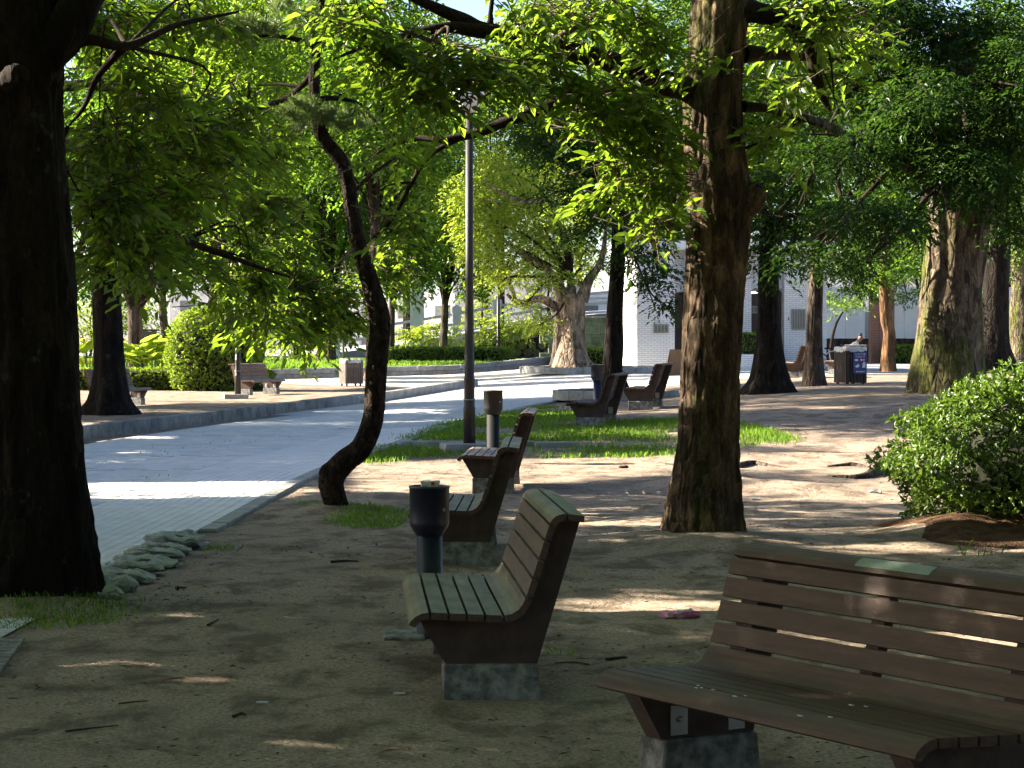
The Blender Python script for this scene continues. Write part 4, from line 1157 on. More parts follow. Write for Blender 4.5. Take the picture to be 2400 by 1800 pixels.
# right: large dark evergreen with moss on its sunlit side
px_tree('evergreen_tree', 'huge mossy trunk at the right, sunlit on its left side, under a dark crown', (2040, 852),
        [(852, 1968, 2128), (800, 1975, 2120), (700, 1985, 2118), (600, 1996, 2122), (500, 2004, 2130), (400, 2000, 2150), (330, 1990, 2140), (200, 2010, 2120), (60, 2030, 2110)], M['bark_mossy'],
        [(1850, 340, 110, 60, -2, .7), (1760, 330, 90, 50, -1, .6), (1950, 300, 130, 80, -1, 1.2), (2080, 380, 120, 90, -2, 1.3), (2160, 300, 90, 120, -1, 1.2), (2180, 480, 60, 70, -1, .6), (1900, 180, 140, 90, 1, 1.3), (2050, 120, 140, 100, 0, 1.3), (2150, 60, 110, 90, 0, 1.2), (1800, 80, 110, 70, 2, .8), (1960, 20, 120, 70, 0, 1.2), (1840, 470, 110, 50, -3, .9), (1950, 480, 90, 50, -3, .9),
         (1700, 440, 80, 50, 1, .8), (1750, 560, 100, 45, 0, .9), (1860, 560, 80, 40, 0, .8), (2000, 220, 130, 80, -2, 1.0), (2180, 180, 80, 120, -2, 1.0), (1880, 20, 110, 60, -1), (1760, 180, 90, 60, 2, .8)],
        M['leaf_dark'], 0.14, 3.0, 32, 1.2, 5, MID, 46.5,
        [([(2030, 420, 0), (1985, 372, -.5), (1930, 338, -1), (1850, 308, -1.2), (1780, 270, -1.5), (1705, 243, -1.6), (1640, 232, -1.8)], [28, 20, 15, 12, 9, 6, 3]),
         ([(2080, 380, 0), (2130, 300, 0), (2170, 180, 0)], [24, 18, 10]), ([(2040, 300, 0), (1960, 180, .5), (1880, 60, .5), (1800, 10, .5)], [22, 14, 10, 6])], rough=0.05, bough_r=0.12, top=(2060, 200))
px_tree('evergreen_tree', 'thick dark trunk just behind the huge mossy one at the right', (2147, 806),
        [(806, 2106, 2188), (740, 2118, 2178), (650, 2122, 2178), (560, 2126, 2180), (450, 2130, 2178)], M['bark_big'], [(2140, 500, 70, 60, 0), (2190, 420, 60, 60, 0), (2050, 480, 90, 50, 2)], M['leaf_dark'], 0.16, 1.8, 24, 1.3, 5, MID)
px_tree('evergreen_tree', 'pale-barked trunk cut by the right picture edge', (2205, 790), [(790, 2176, 2240), (700, 2180, 2236), (600, 2184, 2232), (480, 2190, 2230)], M['bark_mossy'], [(2180, 560, 60, 50, 0), (2200, 470, 60, 60, 0), (2120, 560, 40, 40, 3)], M['leaf_near'], 0.18, 1.6, 20, 1.15, 5, MID)
px_tree('evergreen_tree', 'dark trunk with spreading roots in front of the tiled building', (1655, 850), [(850, 1618, 1700), (820, 1630, 1694), (760, 1634, 1690), (680, 1636, 1682), (600, 1638, 1682), (480, 1644, 1680)], M['bark_big'],
        [(1660, 580, 60, 40, -1), (1720, 540, 70, 50, -1), (1640, 510, 60, 50, 0), (1700, 450, 90, 60, -1), (1780, 480, 80, 60, -1), (1650, 400, 70, 60, 0), (1740, 370, 80, 60, 0, .8)], M['leaf_dark'], 0.15, 1.9, 24, 1.6, 6, MID, bough_r=.07)
px_tree('evergreen_tree', 'smooth grey-brown trunk standing right of the sunlit bench', (1757, 834), [(834, 1733, 1783), (800, 1737, 1778), (720, 1741, 1776), (600, 1746, 1778), (480, 1750, 1775)], M['bark_far'],
        [(1800, 570, 70, 45, -1), (1860, 530, 80, 50, -1), (1800, 470, 80, 50, 0), (1900, 440, 80, 60, 1), (1860, 600, 50, 28, -1)], M['leaf_dark'], 0.14, 1.7, 20, 1.25, 5, MID, bough_r=.07)
px_tree('evergreen_tree', 'wavy orange-tan trunk in the sun behind the litter bin', (1920, 804), [(804, 1902, 1936), (760, 1904, 1933), (720, 1908, 1934), (690, 1902, 1928), (640, 1899, 1922), (560, 1898, 1922), (480, 1900, 1920)], M['bark_tan'],
        [(1920, 590, 70, 36, -1), (1860, 630, 60, 22, 2, .8), (1960, 640, 60, 24, 2, .8), (1900, 530, 80, 50, 0), (1990, 560, 60, 50, 1), (1840, 590, 60, 30, 2)], M['leaf_mid'], 0.16, 1.7, 16, 1.2, 5, MID, bough_r=.06)
# slim dark trunk in the middle with the dark crown
tslim, _ = px_tree('evergreen_tree', 'slim dark trunk rising from a stone ring left of the tiled building, dark crown above', (1330, 842), [(842, 1298, 1358), (800, 1302, 1344), (740, 1304, 1346), (680, 1310, 1346), (600, 1316, 1348), (500, 1322, 1350), (400, 1328, 1350), (250, 1330, 1348)], M['bark_big'],
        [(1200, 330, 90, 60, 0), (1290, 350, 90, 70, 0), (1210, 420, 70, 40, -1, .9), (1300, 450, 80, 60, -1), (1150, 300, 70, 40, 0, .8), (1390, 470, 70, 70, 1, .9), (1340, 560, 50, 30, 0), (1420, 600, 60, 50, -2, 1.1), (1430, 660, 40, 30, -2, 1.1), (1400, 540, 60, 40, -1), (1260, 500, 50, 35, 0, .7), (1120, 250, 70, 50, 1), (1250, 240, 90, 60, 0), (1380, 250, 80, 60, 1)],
        M['leaf_dark'], 0.13, 1.8, 22, 1.3, 5, MID, 51.0, bough_r=.06, top=(1338, 420))
# camphor in the sun
px_tree('camphor_tree', 'broad sunlit camphor tree with pale flaring trunk and bright lime crown', (1240, 806),
        [(806, 1196, 1282), (780, 1206, 1266), (740, 1216, 1262), (690, 1220, 1262), (660, 1219, 1263), (635, 1220, 1264)], M['bark_pale'],
        [(1100, 400, 80, 60), (1060, 480, 60, 60), (1150, 470, 90, 60), (1120, 550, 90, 50), (1210, 520, 80, 50), (1180, 600, 70, 30, -1, .8), (1270, 560, 60, 50, 1), (1040, 560, 60, 50, 1), (1060, 350, 60, 50, 2), (1180, 390, 80, 50, 2), (1080, 610, 60, 30, 1, .7), (1000, 420, 60, 60, 4), (1010, 500, 50, 60, 4), (1130, 660, 40, 20, 0, .7), (1160, 700, 50, 26, 2, .8)],
        M['leaf_lime'], 0.17, 1.7, 30, 1.5, 6, None, None,
        [([(1225, 650, 0), (1190, 590, 0), (1140, 555, 0), (1090, 520, 0)], [14, 8, 6, 3]), ([(1255, 650, 0), (1275, 600, 0), (1300, 560, 0), (1310, 480, 0)], [15, 10, 7, 3]), ([(1235, 640, 0), (1230, 580, .5), (1215, 520, .5), (1190, 420, .5)], [12, 7, 5, 3]),
         ([(1180, 432, -1), (1130, 436, -1), (1090, 420, -1), (1050, 398, -1)], [5, 5, 4, 2])], rough=.04, bough_r=.07, top=(1235, 600))
px_tree('camphor_tree', 'shaded grey trunk close behind the pale camphor, one limb reaching left', (1205, 800), [(800, 1188, 1228), (760, 1194, 1222), (700, 1196, 1222), (640, 1197, 1220), (560, 1198, 1218)], M['bark_far'],
        [(1100, 600, 60, 26, 2, .7), (1150, 640, 40, 20, 2, .6), (1230, 470, 70, 60, 3)], M['leaf_lime'], 0.18, 1.4, 20, 1.4, 5, None, 93.0,
        [([(1200, 668, 0), (1180, 650, 0), (1160, 645, -.3), (1135, 655, -.4), (1110, 648, -.5), (1095, 635, -.5)], [9, 9, 8, 7, 5, 3]), ([(1112, 646, -.5), (1105, 620, -.5), (1095, 600, -.6)], [5, 4, 3])], bough_r=.05)
# left: dark tree across the path, shading the path
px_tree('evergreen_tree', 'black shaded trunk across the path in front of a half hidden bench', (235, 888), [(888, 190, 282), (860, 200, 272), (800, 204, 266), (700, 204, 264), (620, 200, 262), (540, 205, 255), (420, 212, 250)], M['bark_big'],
        [(200, 560, 80, 50), (300, 560, 90, 50), (250, 470, 100, 60), (400, 540, 80, 50, 2), (330, 460, 90, 60, 2), (170, 430, 80, 70), (420, 440, 80, 60, 3), (230, 360, 110, 60, 2), (370, 340, 110, 60, 3), (500, 420, 80, 60, 4), (480, 540, 60, 40, 4, .8), (60, 480, 100, 80, -2), (-40, 420, 120, 90, -2), (-60, 300, 120, 100, 0), (60, 560, 70, 50, -1)], M['leaf_mid'], 0.16, 3.2, 26, 1.5, 6, MID, 49.0, bough_r=.10, top=(235, 430))

# off to the left, out of the picture, the same trees line the path and shade it
SIDE = 'low trees lining the path out of the picture'
ORD = ['first', 'second', 'third', 'fourth', 'fifth', 'sixth', 'seventh', 'eighth', 'ninth', 'tenth', 'eleventh', 'twelfth', 'thirteenth', 'fourteenth', 'fifteenth', 'sixteenth', 'seventeenth', 'eighteenth', 'nineteenth', 'twentieth']
SIDE_N = []
def side_tree(x, y, h0, h1, r, leaf=0.28, od=3.0, mat='leaf_near', label='low leafy tree lining the path out of view, counted from the viewpoint', off=(0, 0)):
    SIDE_N.append(label); nth = ORD[SIDE_N.count(label) - 1]
    t = tree('broadleaf_tree', f'{nth} {label}', SIDE)
    trunk(t, [(x, y, -.05), (x + random.uniform(-.1, .1), y, h0 * .6), (x, y + random.uniform(-.1, .1), h0 * 1.25)], [0.2, 0.16, 0.12], M['bark_big'], 14, 4)
    if off != (0, 0): limb(t, [(x, y, h0), (x + off[0] * .5, y + off[1] * .5, h0 + .6), (x + off[0], y + off[1], (h0 + h1) / 2)], [.12, .09, .05], M['bark_big'], 8)
    x0_, y0_ = x, y; x += off[0]; y += off[1]
    c = (h0 + h1) / 2; hh = (h1 - h0) / 2
    B = [((x, y, c), (r, r, hh))]
    for k in range(5):
        a = k * 1.2566 + random.random()
        B.append(((x + math.cos(a) * r * .6, y + math.sin(a) * r * .6, c + random.uniform(-.3, .3) * hh), (r * .55, r * .55, hh * .7), 0.6))
    crown(t, B, leaf, M[mat], od, 9, False, False, lowcut=max(1.6, h0 - .5))
    boughs(t, (x, y, max(h0 * 1.2, c - hh * .6)), B, 0.05, M['branch'])
    seat(t, (x0_, y0_, 0))
for k, (x, y, a, b_, r) in enumerate([(-7.2, 4.0, 2.0, 7.5, 2.4), (-7.6, 8.0, 1.9, 8.0, 2.5), (-8.0, 12.2, 1.9, 8.0, 2.5), (-8.8, 16.6, 1.9, 6.2, 2.4), (-8.9, 21.0, 1.9, 5.2, 2.2), (-12.0, 5.0, 2.6, 9.5, 2.6), (-12.4, 9.6, 2.6, 9.5, 2.6), (-13.2, 14.4, 2.6, 9.0, 2.6), (-13.4, 19.4, 2.6, 10.5, 2.6),
                       (-9.6, 25.4, 1.9, 5.4, 2.2), (-13.6, 25.2, 2.4, 10.5, 2.8), (-10.2, 29.6, 1.9, 6.0, 2.2), (-14.4, 30.0, 2.4, 10, 2.7),
                       (-11.4, 34.4, 2.2, 7.0, 2.4), (-15.8, 36.0, 2.6, 11, 3.2), (-12.6, 40.0, 2.4, 7.5, 2.4), (-17.0, 43.0, 2.6, 14, 3.4), (-17.8, 50.0, 3.0, 14, 3.4), (-16.6, 56.5, 3.0, 13, 3.0)]):
    side_tree(x, y, a, b_, r)
for x, y, a, b_, r in [(6.6, 6.0, 3.0, 7.5, 2.8), (8.6, 11.5, 3.0, 8.0, 3.0), (10.0, 18.0, 3.0, 8.5, 3.0), (-4.0, -3.0, 3.2, 8.0, 3.4), (3.0, -4.0, 3.2, 8.0, 3.6), (9.0, -1.0, 3.0, 8.0, 3.4), (13.5, 27.0, 3.2, 9.5, 3.2), (9.6, 4.5, 3.0, 9.0, 3.0), (-10, -2, 3, 9, 3.4), (-3, -9, 3.2, 9, 3.6), (5, -10, 3.2, 9, 3.6)]:
    side_tree(x, y, a, b_, r, .28, 2.6, label='unseen leafy tree added outside the picture to block sky light')  # unseen trees added right and behind to cut sky light on the ground
for x, y, a, b_, r, ox_, oy_ in [(-4.2, 4.5, 4.2, 7.4, 3.0, 4.0, 1.0), (5.2, 9.5, 4.6, 8.0, 3.0, -2.8, 1.5), (-5.2, 10.0, 4.6, 7.6, 2.6, 2.8, 1.2), (7.2, 14.5, 5.0, 8.5, 3.0, -2.6, .5), (-12.5, 38.5, 8.0, 13, 3.4, 2.0, 1.0), (-13.5, 46, 8.5, 14, 3.6, 3.0, 0), (-14.5, 53, 9, 14.5, 3.4, 3.0, 0), (-14.8, 60, 9, 14, 3.0, 2.5, 0)]:
    side_tree(x, y, a, b_, r, .28, 2.2, label='unseen tall tree added for shade, its high limb arching above the picture', off=(ox_, oy_))  # crowns added above the view to hold sun and sky off the ground

# ------------------------------------------------------------------ far belt of trees
FAR = 'far belt of park trees'
def far_tree(px, d, h0, h1, w, leafm, label, trunk_w=0.45, leaf=0.23, od=2.2, mat='bark_far', z=None, name='park_tree'):
    h0 *= 0.72
    x = (px * FV - 1106 * FV) * d / FPX
    z = float(g(x, d)) if z is None else z
    t = tree(name, label, FAR)
    lean = random.uniform(-.4, .4)
    trunk(t, [(x, d, z - .1), (x + lean * .2, d, z + h0 * .5), (x + lean * .5, d, z + h0), (x + lean, d, z + h0 + (h1 - h0) * .5)], [trunk_w / 2, trunk_w * .44, trunk_w * .4, trunk_w * .2], M[mat], 14, 4, 1.35)
    B = []
    nb = 9
    for k in range(nb):
        f = (k + .5) / nb
        zz = z + h0 + (h1 - h0) * (0.12 + 0.80 * f)
        wr = w * (0.95 - 0.55 * abs(f - .42)) * random.uniform(.7, 1.0)
        a = k * 2.4
        B.append(((x + lean + math.cos(a) * wr * .55, d + math.sin(a) * wr * .45, zz), (wr * .62, wr * .62, (h1 - h0) * .17), random.uniform(.7, 1.2)))
    crown(t, B, leaf, M[leafm], od, 8, False, False, cull=True, aspect=0.55)
    boughs(t, (x + lean * .5, d, z + h0), B, trunk_w * .22, M['branch'])
    seat(t, (x, d, z))
for px, d, h0, h1, w, lm, lab, tw in [
    (-60, 74, 3.2, 13, 4.2, 'leaf_mid', 'far tree beyond the left picture edge, behind the taro bed', .45),
    (140, 92, 3.4, 15, 4.6, 'leaf_mid', 'far tree behind the taro leaves, leftmost of the belt', .45),
    (295, 84, 3.2, 13, 3.6, 'leaf_mid', 'dark far trunk above the taro leaves, left of the brown notice board', .62),
    (362, 90, 4.2, 15, 3.6, 'leaf_mid', 'slender grey trunk directly left of the round clipped shrub', .38),
    (455, 104, 4.2, 17, 4.6, 'leaf_near', 'far tree whose crown rises behind the round clipped shrub', .5),
    (560, 112, 4.4, 18, 4.6, 'leaf_mid', 'far tree rising behind the grey bench', .45),
    (690, 118, 4.6, 17, 4.2, 'leaf_near', 'thinner sunlit trunk of the pair left of the slatted litter bin', .34),
    (714, 114, 4.6, 18, 4.6, 'leaf_mid', 'thicker grey trunk of the pair behind the slatted litter bin', .52),
    (845, 116, 4.4, 16, 4.0, 'leaf_mid', 'slim dark trunk just right of the crooked pine', .36),
    (957, 122, 4.2, 14, 4.0, 'leaf_mid', 'short sturdy trunk left of the tall lamp post, leafy down low', .46),
    (1080, 140, 6, 21, 5.5, 'leaf_near', 'tall far tree rising behind the lime camphor', .5),
    (1380, 112, 6, 19, 5, 'leaf_mid', 'tall tree behind the tiled building, left part', .5),
    (1560, 118, 6, 20, 5.5, 'leaf_mid', 'tall tree behind the tiled building, middle', .5),
    (1700, 112, 5.6, 18, 5, 'leaf_near', 'tall tree behind the tiled building, right part', .5),
    (1850, 122, 5, 19, 5.5, 'leaf_mid', 'tall tree behind the white hoarding', .5),
    (1985, 108, 3.6, 13, 3.6, 'leaf_near', 'light green tree above the hoarding, right of the tan trunk', .3),
    (2130, 124, 4.6, 19, 5.5, 'leaf_mid', 'tall tree behind the dark trunks at the right', .5),
    (2290, 112, 4, 17, 5, 'leaf_mid', 'far tree beyond the right picture edge', .5),
    (640, 150, 6, 24, 6.5, 'leaf_mid', 'tallest far tree behind the pair of trunks', .6),
    (300, 140, 5, 24, 7, 'leaf_mid', 'tall far tree at the back behind the dark trunk across the path', .6),
    (880, 150, 7, 22, 6, 'leaf_near', 'tall far tree at the back right of the crooked pine', .6),
    (1250, 155, 9, 27, 7, 'leaf_near', 'tallest tree behind the slim dark trunk', .6),
    (480, 78, 6.5, 14, 4.0, 'leaf_near', 'high crown showing above the round clipped shrub', .4),
    (800, 84, 7.5, 15, 4.2, 'leaf_mid', 'high dark crown behind the upper bend of the crooked pine', .4)]:
    far_tree(px, d, h0, h1, w, lm, lab, tw)

# young trees tied to stakes
def staked(px, py, h, label):
    x, y, z = G(px, py); z += 0.25
    t = empty('young_tree', (x, y, z), 0, label, 'tree', 'young staked trees')
    A = Acc(); A.tube([(0, 0, 0), (.03, 0, 1.2), (0, 0, h)], [.06, .05, .02], 8, 3); A.build('trunk', M['bark_far'], t)
    st = box_mesh('stake', .06, .06, 1.75, .004); st.materials.append(M['slatdark'])
    for s in (-1, 1): link('stake', st, t, None, (s * .55, 0, 0), (0, -s * .12, 0))
    link('crossbar', box_mesh('crossbar', 1.15, .05, .06, .004), t, M['slatdark'], (0, 0, 1.55))
    crown(t, [((0, 0, h * .75), (.6, .6, h * .22)), ((.1, 0, h * .95), (.4, .4, .5))], .14, M['leaf_mid'], 0.9, 8, False, False, cull=False)
staked(727, 856, 3.4, 'young tree tied between two stakes left of the pair of trunks')
staked(950, 846, 4.2, 'young tree tied between two stakes behind the boulder')
# small layered pine and a soft pale conifer near the stone wall
x, y, z = G(1290, 838)
t = tree('garden_pine', 'small layered garden pine in front of the stone wall')
A = Acc(); A.tube([(x, y, z), (x + .1, y, z + 1.6), (x - .15, y, z + 3.2), (x, y, z + 4.6)], [.13, .11, .08, .03], 8, 4); A.build('trunk', M['bark_big'], t)
crown(t, [((x - .8, y, z + 1.9), (1.1, .8, .16)), ((x + 1.0, y, z + 2.2), (.9, .8, .14)), ((x - 1.0, y, z + 2.9), (1.0, .8, .16)), ((x + .6, y, z + 3.3), (.9, .8, .14)), ((x - .3, y, z + 4.2), (.9, .8, .18)), ((x + .1, y, z + 4.8), (.6, .6, .2))], .14, M['leaf_mid'], 2.6, 8, False, False, cull=False, aspect=.2)
seat(t, (x, y, z))
x, y, z = G(1130, 840)
t = tree('garden_conifer', 'pale feathery conifer left of the layered garden pine')
A = Acc(); A.tube([(x, y, z), (x, y, z + 3), (x, y, z + 6)], [.12, .09, .03], 8, 3); A.build('trunk', M['bark_far'], t)
crown(t, [((x, y, z + 1.6), (1.7, 1.3, .8)), ((x - .4, y, z + 3.0), (1.5, 1.2, .8)), ((x + .5, y, z + 3.6), (1.3, 1.1, .7)), ((x, y, z + 5.0), (1.1, 1, .9))], .18, M['leaf_lime'], 1.2, 8, False, False, cull=False, aspect=.25)
seat(t, (x, y, z))
# dark leaning saplings in the right background
for (a, b_, lab) in [((2020, 795), [(2020, 795), (2035, 740), (2060, 680), (2085, 630)], 'thin dark trunk leaning right, beyond the tan trunk'), ((1795, 770), [(1795, 770), (1797, 735), (1806, 700), (1822, 672)], 'thin forked sapling at the corner of the tiled building')]:
    x, y, z = G(a[0] * FV, a[1] * FV + 30); y = 96.0
    x = (a[0] * FV - 1200) * y / FPX; z = float(g(x, y))
    t = tree('sapling', lab, 'saplings by the hoarding')
    A = Acc(); A.tube([(x, y, z)] + [F(p, q, y) for p, q in b_], [.09, .08, .06, .05, .03], 8, 4); A.build('trunk', M['branch'], t)
    crown(t, [fb(b_[-1][0], b_[-1][1] - 14, 60, 20, y), fb(b_[-1][0] - 50, b_[-1][1] - 30, 50, 20, y + 1), fb(b_[-1][0] + 40, b_[-1][1] - 40, 50, 24, y + 1)], .17, M['leaf_near'], 1.2, 8, False, False, cull=False)
    seat(t, (x, y, z))

# ------------------------------------------------------------------ bushes and hedges
def shell_leaves(parent, centre, rad, n, leaf, mat, zmin=0.0, power=2.6, name='leaves', lump=0.08, sprig=0, cull=False, up=0.4):
    v = norm(RNG.normal(size=(n, 3)))
    q = (np.abs(v) ** power).sum(1) ** (-1 / power)
    s = 0.80 + 0.25 * RNG.random(n) ** 0.6
    lum = 1 + lump * (np.sin(v[:, 0] * 9 + 1) * np.cos(v[:, 1] * 8) + np.sin(v[:, 2] * 11 + v[:, 0] * 5) * .7)
    pos = np.array(centre) + v * (q * s * lum)[:, None] * np.array(rad)
    keep = pos[:, 2] > zmin
    pos, v = pos[keep], v[keep]
    per = 5
    out = norm(v / np.array(rad)) 
    A = norm(out + np.array([0, 0, up]) + RNG.normal(0, .35, out.shape))
    d = norm(A[:, None] * .65 + RNG.normal(0, .6, (len(pos), per, 3)))
    nn = A[:, None] + RNG.normal(0, .35, (len(pos), per, 3))
    L = leaf * RNG.uniform(.6, 1.2, len(pos) * per)
    V, Q = leaf_arrays(np.repeat(pos, per, 0), d.reshape(-1, 3), nn.reshape(-1, 3), L, L * .42, False)
    return link(name, mesh_np(name, V, Q), parent, mat)
M['core'] = simple('bush_interior', (0.018, 0.022, 0.008), (0.008, 0.009, 0.004), 20, 1.0)  # solid dark body behind the leaves, the bush's inner shade put into its colour
def core(parent, centre, rad, f=0.86, name='dark_core', power=2.6):
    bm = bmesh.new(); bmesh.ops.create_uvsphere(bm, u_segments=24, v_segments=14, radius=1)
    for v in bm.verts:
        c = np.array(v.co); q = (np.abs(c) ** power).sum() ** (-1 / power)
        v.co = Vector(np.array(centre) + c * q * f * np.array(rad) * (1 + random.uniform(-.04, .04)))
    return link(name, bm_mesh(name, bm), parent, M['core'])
# azalea at the right
t = empty('azalea_bush', (0, 0, 0), 0, 'dense small-leaved azalea bush on a mound of red earth at the right edge', 'bush')
ac, ar = (4.46, 19.9, 0.58), (1.22, 1.15, 0.62)
shell_leaves(t, ac, ar, 9500, 0.055, M['leaf_bush'], 0.10, 2.4, lump=.12)
shell_leaves(t, (4.5, 19.7, 1.08), (0.8, .8, .26), 1500, 0.058, M['leaf_bush'], 0.7, 2.2, lump=.2)
A = Acc()
for k in range(26):
    a = random.uniform(0, 6.28); e = np.array(ac) + np.array([math.cos(a) * ar[0] * .9, math.sin(a) * ar[1] * .9, random.uniform(-.4, .5)])
    A.tube([(4.28 + random.gauss(0, .15), 19.9 + random.gauss(0, .15), .15), (np.array(ac) + e) / 2, e], [.02, .014, .005], 5, 3)
A.build('stems', M['branch'], t, kind='stuff')
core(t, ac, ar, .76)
for px, py in [(2265, 905), (2320, 900), (2235, 930), (2375, 905), (2205, 950), (2150, 1000), (2290, 895)]:
    p = np.array(P(px + 40, py + 40, 19.6)); n = 26
    tt = np.linspace(0, 1, n)
    pos = p + np.stack([tt * RNG.normal(0, .03), tt * 0, tt * .10], 1)
    d = norm(RNG.normal(0, .6, (n, 3)) + np.array([0, 0, .5])); L = np.full(n, .055)
    V, Q = leaf_arrays(pos, d, RNG.normal(0, .4, (n, 3)) + np.array([0, 0, 1.]), L, L * .4, False)
    link('shoot', mesh_np('shoot', V, Q), t, M['leaf_bush'])
seat(t, (4.46, 19.9, .1))
# red earth under it
n_ = 40
V, Fc = [], []
for j in range(9):
    for i in range(n_):
        a = 2 * math.pi * i / n_; r_ = j / 8 * (1.45 + .18 * math.sin(3 * a + 1) + .10 * math.sin(7 * a))
        x, y = 4.35 + r_ * 0.95 * math.cos(a), 19.5 + r_ * 0.95 * math.sin(a)
        zz = float(gz(x, y)) + (0.05 * (1 - (j / 8) ** 2) + random.uniform(0, .02)) - (0.02 if j == 8 else 0)
        V.append((x, y, zz))
for j in range(8):
    for i in range(n_): Fc.append((j * n_ + i, j * n_ + (i + 1) % n_, (j + 1) * n_ + (i + 1) % n_, (j + 1) * n_ + i))
tag(link('earth_mound', mesh_py('earth_mound', V, Fc, True), None, M['redsoil']), 'mound of bare reddish earth under the azalea bush', 'ground', kind='structure')
# round clipped shrub across the path
x, y, z = P(465 * FV, 838 * FV, 70)
t = empty('clipped_shrub', (x, y, 0), 0, 'tall rounded clipped shrub behind the grey bench across the path', 'shrub')
shell_leaves(t, (0, 0, 1.05), (1.33, 1.2, 1.28), 5200, 0.10, M['leaf_hedge'], 0.05, 2.9, lump=.04)
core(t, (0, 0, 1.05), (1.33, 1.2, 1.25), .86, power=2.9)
# low hedge behind the taro
def hedge(x, y, z, sx, sy, sz, label, n=3000, leaf=.09, rz=0, mat='leaf_hedge'):
    t = empty('low_hedge', (x, y, z), rz, label, 'hedge', 'low clipped hedges')
    shell_leaves(t, (0, 0, sz / 2), (sx / 2, sy / 2, sz / 2), n, leaf, M[mat], 0.02, 7, lump=.02)
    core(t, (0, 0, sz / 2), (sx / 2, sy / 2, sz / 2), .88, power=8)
hedge(-11.0, 70.5, 0, 7.6, 1.2, 0.62, 'low clipped hedge in front of the taro leaves', 4200)
hedge((1045 - 1200) * 112 / FPX, 112, .25, 6.0, 2.6, 0.75, 'low hedge on the raised lawn behind the tall lamp post', 3500, .12)
hedge(4.6, 108, .3, 5.0, 2.5, 0.7, 'low hedge to the right behind the pale camphor', 2200, .12)
x, y, z = P(1750, 840, 88)
hedge(x, 86.0, .3 + .62, 1.9, .6, .75, 'small square hedge in a tiled planter at the tiled building', 1200, .08)
# taro plants
def taro_leaf(seed):
    r = random.Random(seed); bm = bmesh.new()
    pr = [(0, .0), (.20, .16), (.34, .10), (.42, -.10), (.36, -.36), (.20, -.58), (0, -.72)]
    V = [(x, y) for x, y in pr] + [(-x, y) for x, y in pr[1:-1]][::-1]
    c = bm.verts.new((0, -.15, -.05))
    vs = [bm.verts.new((x, y, .06 * abs(x) * 2 - .25 * (y + .15) ** 2 * (1 if y < -.15 else .4) + r.uniform(-.02, .02))) for x, y in V]
    for i in range(len(vs)): bm.faces.new((c, vs[i], vs[(i + 1) % len(vs)]))
    return bm_mesh('leaf', bm, smooth=True)
tl = [taro_leaf(k) for k in range(4)]
for m_ in tl: m_.materials.append(M['leaf_taro'])
M['stem'] = simple('taro_stem', (0.16, 0.26, 0.05), (0.10, 0.18, 0.03), 6, 0.6)
tlabels = ['taro plant with huge lime leaves behind the hedge, farthest to the left', 'taro plant with huge lime leaves between the two dark trunks', 'taro plant with huge lime leaves right beside the dark trunk across the path', 'taro plant with huge lime leaves in the middle of the bed', 'taro plant with huge lime leaves below the brown notice board', 'taro plant with huge lime leaves touching the round clipped shrub']
for k, px in enumerate([120, 195, 275, 305, 330, 352]):
    d = 72.5 + (k % 2) * .8
    x = (px - 1106) * FV * d / FPX
    t = empty('taro_plant', (x, d, 0), 0, tlabels[k], 'plant', 'taro plants behind the hedge')
    A = Acc()
    for q in range(11):
        a = q * 2.4; rr_ = .15 + .5 * random.random(); h = random.uniform(.75, 1.45)
        p = (math.cos(a) * rr_, math.sin(a) * rr_ * .7, h)
        A.tube([(p[0] * .2, p[1] * .2, 0), (p[0] * .5, p[1] * .5, h * .6), p], [.022, .018, .012], 5, 3)
        o = link('leaf', tl[q % 4], t, None, p, (random.uniform(-.9, -.1), random.uniform(-.4, .4), a + 1.57 + random.gauss(0, .4)))
        s_ = random.uniform(.5, .8); o.scale = (s_, s_, s_)
    A.build('stems', M['stem'], t, kind='stuff')

# ------------------------------------------------------------------ grass
def blades(name, poly, n, h, label, dens=None, zf=gz, width=0.006, mat='grass'):
    poly = np.array(poly); lo, hi = poly.min(0), poly.max(0)
    q = RNG.uniform(lo, hi, (n * 3, 2)); q = q[in_poly(q, poly)]
    if dens is not None: q = q[RNG.random(len(q)) < dens(q)]
    q = q[:n]
    q = q + RNG.normal(0, min(.16, .10 * float((hi - lo).min())), q.shape)
    z = zf(q[:, 0], q[:, 1])
    Pn = np.stack([q[:, 0], q[:, 1], z - .004], 1)
    D = norm(np.stack([RNG.normal(0, .38, len(q)), RNG.normal(0, .38, len(q)), np.ones(len(q))], 1))
    L = h * RNG.uniform(.45, 1.25, len(q))
    V, Q = leaf_arrays(Pn, D, RNG.normal(size=(len(q), 3)), L, np.full(len(q), width) * RNG.uniform(.7, 1.5, len(q)), False, 0, .25)
    return tag(link(name, mesh_np(name, V, Q), None, M[mat]), label, 'grass', kind='stuff')
def patchy(f, th): 
    return lambda q: np.clip((np.sin(q[:, 0] * f + 1.3) * np.sin(q[:, 1] * f * .6 + .4) + np.sin(q[:, 0] * f * 2.3 + q[:, 1] * f * .9) * .6 + 1.2 - th), 0, 1)
gpoly = lambda pts: gp([(x * FV, y * FV) for x, y in pts])
blades('lawn_grass', gpoly([(872, 953), (930, 930), (1010, 908), (1090, 893), (1170, 880), (1215, 885), (1300, 912), (1490, 905), (1490, 958), (1330, 952), (1100, 955)]), 17000, .085, 'patch of green lawn between the path and the benches', patchy(1.3, .25), gz, .010)
blades('fringe_grass', gpoly([(760, 1010), (800, 970), (880, 958), (1100, 962), (1340, 968), (1490, 965), (1490, 985), (1300, 990), (1000, 985), (860, 992), (790, 1006)]), 7000, .085, 'thin grass fringe along the stone strip in front of the lawn', patchy(2.2, .7), gz, .009)
